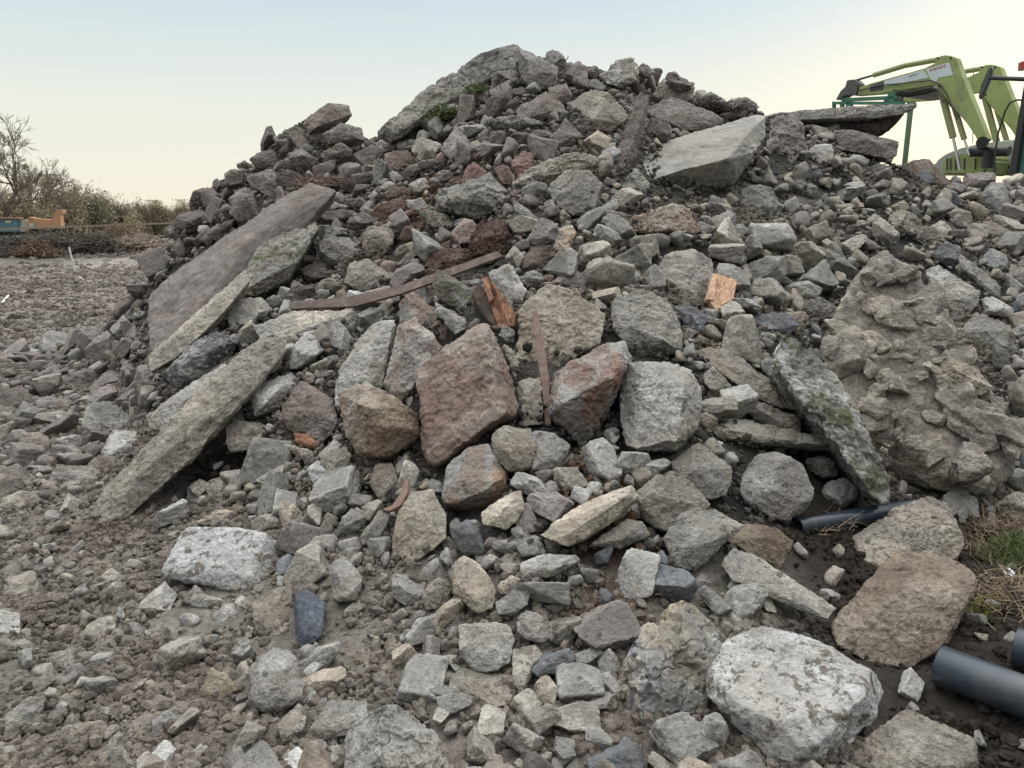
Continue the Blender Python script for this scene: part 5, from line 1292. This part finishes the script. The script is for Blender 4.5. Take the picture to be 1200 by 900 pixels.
# running gear, standing on the ground out of sight behind the heap
bx_c = PE + fv * -.6 + lat * .75; bx_c[2] = 1.35
Mr = Matrix((Vector(fv), Vector(lat), Vector((0, 0, 1)))).transposed()
mb = MB(); mb.box(bx_c, 3.4, .8, 1.3, Mr, .05); tpart(mb, 'chassis', dark)
tyre_m = plain('tyre_rubber', (.02, .02, .02), .8)
for fo, lo, r_ in ((1.0, -.15, .65), (1.0, 1.6, .65), (-1.7, -.25, .95), (-1.7, 1.7, .95)):
    c = PE + fv * fo + lat * lo; c[2] = r_
    mb = MB(); mb.tube([c - lat * .2, c - lat * .14, c + lat * .14, c + lat * .2], [r_ * .88, r_, r_, r_ * .88], 32); wh = tpart(mb, 'wheel', tyre_m)
    mb = MB(); mb.tube([c - lat * .215, c + lat * .215], r_ * .5, 20); tpart(mb, 'rim', lime, wh)
# green post standing behind the crest
pa = at(1067.5, 124, 9.9); pb = np.array([pa[0] - .03, pa[1], 0.2])
mb = MB(); mb.tube([pb, pa], .032, 12); mb.box(pa, .10, .08, .05); mb.tube([pa, pa + np.array([0, 0, .05])], .05, 10)
tag(mb.build('steel_post', plain('post_green', (.14, .21, .13), .6), loc=pb), 'upright green steel post behind the tip of the overhanging crest slab', 'post')

# ================================================================== BACKGROUND, LEFT
wstake = plain('white_paint', (.62, .62, .60), .6)
def gpt(u, v):
    r = ray(u, v); t = np.arange(2, 120, .05); P = CAM + t[:, None] * r; i = np.argmax(P[:, 2] < H(P[:, 0], P[:, 1])); return P[i]
sb = gpt(88, 320); st = at(81, 290, sb[1] - .1)
mb = MB(); d = (st - sb); mb.tube([sb - d * .1, st], .028, 8)
tag(mb.build('marker_stake', wstake, loc=sb), 'thin white stake standing in the field at the left', 'stake')
sb = gpt(2, 357); s2 = gpt(11, 349) + np.array([0, 0, .06])
mb = MB(); mb.tube([sb + np.array([0, 0, .03]), s2], .02, 8)
tag(mb.build('marker_stake', wstake, loc=sb), 'thin white stick lying on the ground at the left edge', 'stake')
fence_m = plain('weathered_rail', (.27, .235, .17), .8)
fe = empty('rail_fence', (-20, 42, 0)); tag(fe, 'low pale rail fence along the foot of the hedge', 'fence')
FO = Vector((-20, 42, 0))
def fpart(mb, name, m, par): bmesh.ops.translate(mb.bm, verts=mb.bm.verts, vec=-FO); return mb.build(name, m, par)
mb = MB(); L_, R_ = at(-60, 272, 40), at(290, 259, 44); mb.prism([L_, R_, R_ + np.array([0, 0, .09]), L_ + np.array([0, 0, .09])], Vector((0, .05, 0))); fpart(mb, 'rail', fence_m, fe)
for k in range(3):
    q = L_ + (R_ - L_) * (k + .3) / 3; mb = MB(); mb.box((q[0], q[1] + .1, q[2] / 2), .07, .07, q[2] + .2); fpart(mb, 'post', fence_m, fe)
# blue skip and orange trailer
def boxpx(mb, u0, v0, u1, v1, Y, depth, bev=.03):
    a, b, c, d = at(u0, v1, Y), at(u1, v1, Y), at(u1, v0, Y), at(u0, v0, Y); mb.prism([a, b, c, d], Vector((0, depth * .22, 0)), bev); return mb
so = at(5, 266, 48); so[2] = 0
sk = empty('skip_container', so); tag(sk, 'blue skip container at the left edge in front of the hedge', 'skip')
def kpart(mb, name, m, par, o_): bmesh.ops.translate(mb.bm, verts=mb.bm.verts, vec=-Vector(o_)); return mb.build(name, m, par, smooth=False)
blue = plain('blue_paint', (.09, .20, .24), .6, 0, .2, 2); cream = plain('cream_paint', (.42, .45, .38), .6, 0, .2, 2); orange = plain('orange_paint', (.44, .25, .14), .6, 0, .25, 2, .001, (.2, .09, .05), .6)
kpart(boxpx(MB(), -25, 256, 21, 272, 48, 2), 'body', blue, sk, so); kpart(boxpx(MB(), -25, 254.5, 22, 256.5, 47.9, 2.2), 'rim', orange, sk, so)
kpart(boxpx(MB(), 22, 257, 30, 272, 48.2, 2), 'end_panel', cream, sk, so); kpart(boxpx(MB(), 6, 258.5, 13, 261.5, 47.95, .1, 0), 'sign_plate', cream, sk, so)
kpart(boxpx(MB(), -24, 270, 28, 289, 48.5, 1.6), 'skid_base', dark, sk, so)
to = at(52, 268, 48); to[2] = 0
ot = empty('plant_trailer', to); tag(ot, 'orange plant trailer with a raised ramp in front of the hedge', 'trailer')
mb = MB(); boxpx(mb, 31, 260, 71, 268, 48, 2.2); body = kpart(mb, 'bed', orange, ot, to)
mb = MB(); mb.prism([at(*q, 48.1) for q in ((60, 261), (63, 250), (66, 245.5), (73, 245.5), (73, 250), (70, 252), (70, 261))], Vector((0, .45, 0)), .03); kpart(mb, 'ramp', orange, ot, to)
mb = MB(); mb.prism([at(*q, 48.1) for q in ((32, 261), (33, 254), (42, 256), (60, 257.5), (60, 261))], Vector((0, .45, 0)), .03); kpart(mb, 'guard', orange, ot, to)
kpart(boxpx(MB(), 34, 261.5, 40, 266, 47.93, .1, 0), 'plate', cream, ot, to)
for ux in (40, 48, 64):
    c = at(ux, 268, 48.4); c[2] = .42; mb = MB(); mb.tube([c, c + np.array([0, .3, 0])], .42, 20); kpart(mb, 'wheel', tyre_m, ot, to)
mb = MB(); boxpx(mb, 33, 266, 70, 276, 48.6, 1.5); kpart(mb, 'chassis', dark, ot, to)

# ---- trees and bushes
bark = plain('winter_bark', (.17, .145, .105), .9, 0, .25, 3); 
def leafmat(name, c): 
    m, t, b = new_mat(name); co = N(t, 'ShaderNodeTexCoord').outputs['Object']
    n = noise(t, co, 1.1, 4, .7); n2 = noise(t, co, 6, 3)
    base = mix(t, mrange(t, n, .38, .62), tuple(x * .5 for x in c), tuple(x * 1.35 for x in c)); base = mix(t, mrange(t, n2, .4, .62, 0, .6), base, tuple(x * 1.7 for x in (c[0] * 1.15, c[1] * .95, c[2])))
    t.links.new(base, b.inputs['Base Color']); return m
lm = [leafmat('olive_brush', (.29, .275, .18)), leafmat('dark_evergreen', (.22, .225, .15)), leafmat('tan_brush', (.31, .285, .20))]
def twigs(base, spread, L, n0, rr, depth, r):
    """branch segments: start, end, radius"""
    segs = []
    def go(p, d, l, r, k):
        e = p + d * l; segs.append((p, e, r, r * .72))
        if k == 0: return
        for _ in range(rr.integers(2, 5)):
            nd = d + rr.normal(size=3) * spread; nd[2] += .10; nd /= np.linalg.norm(nd)
            go(p + d * l * rr.uniform(.55, 1.0), nd, l * rr.uniform(.6, .88), r * rr.uniform(.5, .68), k - 1)
    for _ in range(n0):
        d = rr.normal(size=3) * .12; d[2] = 1; d /= np.linalg.norm(d); go(np.array(base, float), d, L, r, depth)
    return segs
def seg_mesh(name, segs, m, parent, O):
    A = np.array([s[0] for s in segs]); B = np.array([s[1] for s in segs]); ra = np.array([s[2] for s in segs]); rb = np.array([s[3] for s in segs])
    D = B - A; D /= np.linalg.norm(D, axis=1)[:, None] + 1e-9; X = np.cross(D, [.3, .5, .81]); X /= np.linalg.norm(X, axis=1)[:, None] + 1e-9; Yv = np.cross(D, X)
    V = []
    for P, r in ((A, ra), (B, rb)):
        for k in range(4): V.append(P + (X * math.cos(k * math.pi / 2) + Yv * math.sin(k * math.pi / 2)) * r[:, None])
    V = np.stack(V, 1).reshape(-1, 3) - np.array(O)
    q = np.array([[k, (k + 1) % 4, 4 + (k + 1) % 4, 4 + k] for k in range(4)])
    F = (q[None] + 8 * np.arange(len(segs))[:, None, None]).reshape(-1, 4)
    return obj(name, np_mesh(name, V, F, smooth=False), m, parent)
def bare_tree(label, u, Y, vtop, seed, spread=.42, n0=1, depth=6):
    rr = np.random.default_rng(seed); b = at(u, 262, Y); b[2] = 0; Ht = at(u, vtop, Y)[2]
    root = empty('bare_tree', b); tag(root, label, 'tree', None)
    segs = twigs((b[0], b[1], 0), spread, Ht * .27, n0, rr, depth, Ht * .022)
    top = max(s[1][2] for s in segs); k = Ht / top
    bb = np.array([b[0], b[1], 0])
    segs = [(bb + (p - bb) * k, bb + (e - bb) * k, r1 * k, r2 * k) for p, e, r1, r2 in segs]
    trunk = [s for s in segs if s[2] > Ht * .012]; crown = [s for s in segs if s[2] <= Ht * .012]
    seg_mesh('trunk', trunk, bark, root, b); seg_mesh('crown', [(a, e, max(r1, .012), max(r2, .008)) for a, e, r1, r2 in crown], bark, root, b)
bare_tree('tall bare winter tree cut by the left edge of the picture', 6, 52, 128, 3, .55, 1, 7)
bare_tree('smaller bare winter tree behind the orange trailer', 37, 60, 186, 14, .36, 2, 6)
bare_tree('fine bare sapling rising above the hedge at its highest bush', 88, 66, 206, 9, .3, 2, 5)
def bush(label, u, hw, vtop, Y, seed, mi, name='hedge_bush'):
    rr = np.random.default_rng(seed); b = at(u, 262, Y); b[2] = 0; Ht = at(u, vtop, Y)[2] * 1.06; W = hw * Y / FPX * 1.02
    root = empty(name, b); tag(root, label, 'bush', None)
    segs = []
    for _ in range(26):
        a = rr.uniform(0, 6.28); d = np.array([math.cos(a) * .6, math.sin(a) * .6, 1.0]); d /= np.linalg.norm(d)
        segs += twigs((b[0] + rr.uniform(-.8, .8) * W * .7, b[1] + rr.uniform(-.5, .5) * W, 0), .35, Ht * .34, 1, rr, 3, .035)
    segs = [s for s in segs if s[1][2] < Ht * 1.08]
    seg_mesh('stems', segs, bark, root, b)
    # leaf sized faces in uneven clumps
    n = 19000; cl = rr.normal(size=(34, 3)); cl /= np.linalg.norm(cl, axis=1)[:, None]; cl *= rr.uniform(.35, .92, 34)[:, None]; cl[:, 2] = np.abs(cl[:, 2])
    k = rr.integers(34, size=n); P = cl[k] + rr.normal(size=(n, 3)) * .17 * rr.uniform(.5, 1.2, 34)[k][:, None]
    P[:, 2] = np.clip(P[:, 2], 0, 1.08)
    low = rr.random(n) < .2; P[low] = np.stack([rr.uniform(-.95, .95, low.sum()), rr.uniform(-.8, .8, low.sum()), rr.uniform(0, .55, low.sum())], 1)
    C = P * np.array([W, W * .7, Ht * .96]) 
    s = rr.uniform(.06, .14, n)[:, None] * (Ht / 3) ** .5
    a1 = rr.normal(size=(n, 3)); a1 /= np.linalg.norm(a1, axis=1)[:, None]; a2 = np.cross(a1, rr.normal(size=(n, 3))); a2 /= np.linalg.norm(a2, axis=1)[:, None]
    V = np.stack([C - a1 * s, C + a2 * s * .5, C + a1 * s * 1.2], 1).reshape(-1, 3)
    F = np.arange(3 * n).reshape(-1, 3)
    obj('crown', np_mesh('crown', V, F, smooth=False), lm[mi], root)
for a in [('broad bush cut by the left edge beneath the tall bare tree', -12, 34, 212, 55, 1, 2), ('low brown bush behind the orange trailer', 30, 34, 228, 57, 2, 0),
          ('highest rounded bush of the hedge, right of the orange trailer', 70, 33, 215, 60, 3, 0), ('dense green bush with dark ivy in the middle of the hedge', 104, 28, 218, 62, 4, 1),
          ('sloping olive bush right of the ivy covered bush', 132, 26, 229, 64, 5, 0), ('small dark evergreen standing in the gap of the hedge', 165, 11, 231, 74, 6, 1),
          ('low tan bush in the dip of the hedge', 151, 17, 243, 72, 7, 2), ('low olive bush right of the small dark evergreen', 186, 19, 239, 76, 8, 0),
          ('last visible bush of the hedge before the heap', 212, 20, 238, 80, 9, 2), ('bush of the hedge mostly hidden behind the heap', 240, 20, 240, 84, 10, 0)]: bush(*a)
# ---- brush heaps and logs in the field
def brush(label, u, v, hw, hh, m, seed, n=900):
    rr = np.random.default_rng(seed); b = gpt(u, v); Y = b[1]; W = hw * Y / FPX; Hh = hh * Y / FPX
    segs = []
    for _ in range(n):
        q = rr.normal(size=3) * np.array([W * .45, W * .3, 0]); z = abs(rr.normal()) * Hh * .45 * math.exp(-(q[0] / W) ** 2 * 2); d = rr.normal(size=3) * np.array([1, 1, .45]); d /= np.linalg.norm(d); l = rr.uniform(.1, .55)
        A = b + q + np.array([0, 0, z]); r = rr.uniform(.006, .022); segs.append((A - d * l / 2, A + d * l / 2, r, r * .6))
    o = seg_mesh('brush_heap', segs, m, None, b); o.location = tuple(b); tag(o, label, 'brush heap')
dk = plain('dark_brush', (.095, .082, .066), .9, 0, .4, 3); bm_ = plain('brown_brush', (.17, .115, .075), .9, 0, .4, 3); pb_ = plain('pale_brush', (.26, .21, .16), .9, 0, .4, 3)
brush('dark heap of brush in the middle of the field', 118, 294, 34, 18, dk, 1, 2600)
brush('brown heap of brush left of the white stake', 45, 300, 26, 18, bm_, 2, 1500)
brush('dark low brush heap at the left edge of the field', 8, 300, 22, 10, dk, 3, 900)
brush('pale tangle of cut branches right of the dark brush heap', 160, 289, 36, 12, pb_, 4, 1300)
brush('reddish brown branches in front of the fence', 140, 278, 30, 12, bm_, 5, 1200)
brush('long low dark bank of brush behind the white stake', 70, 283, 75, 9, dk, 7, 3200)
brush('scattered brown twigs below the end of the fence', 190, 300, 22, 8, pb_, 6, 500)
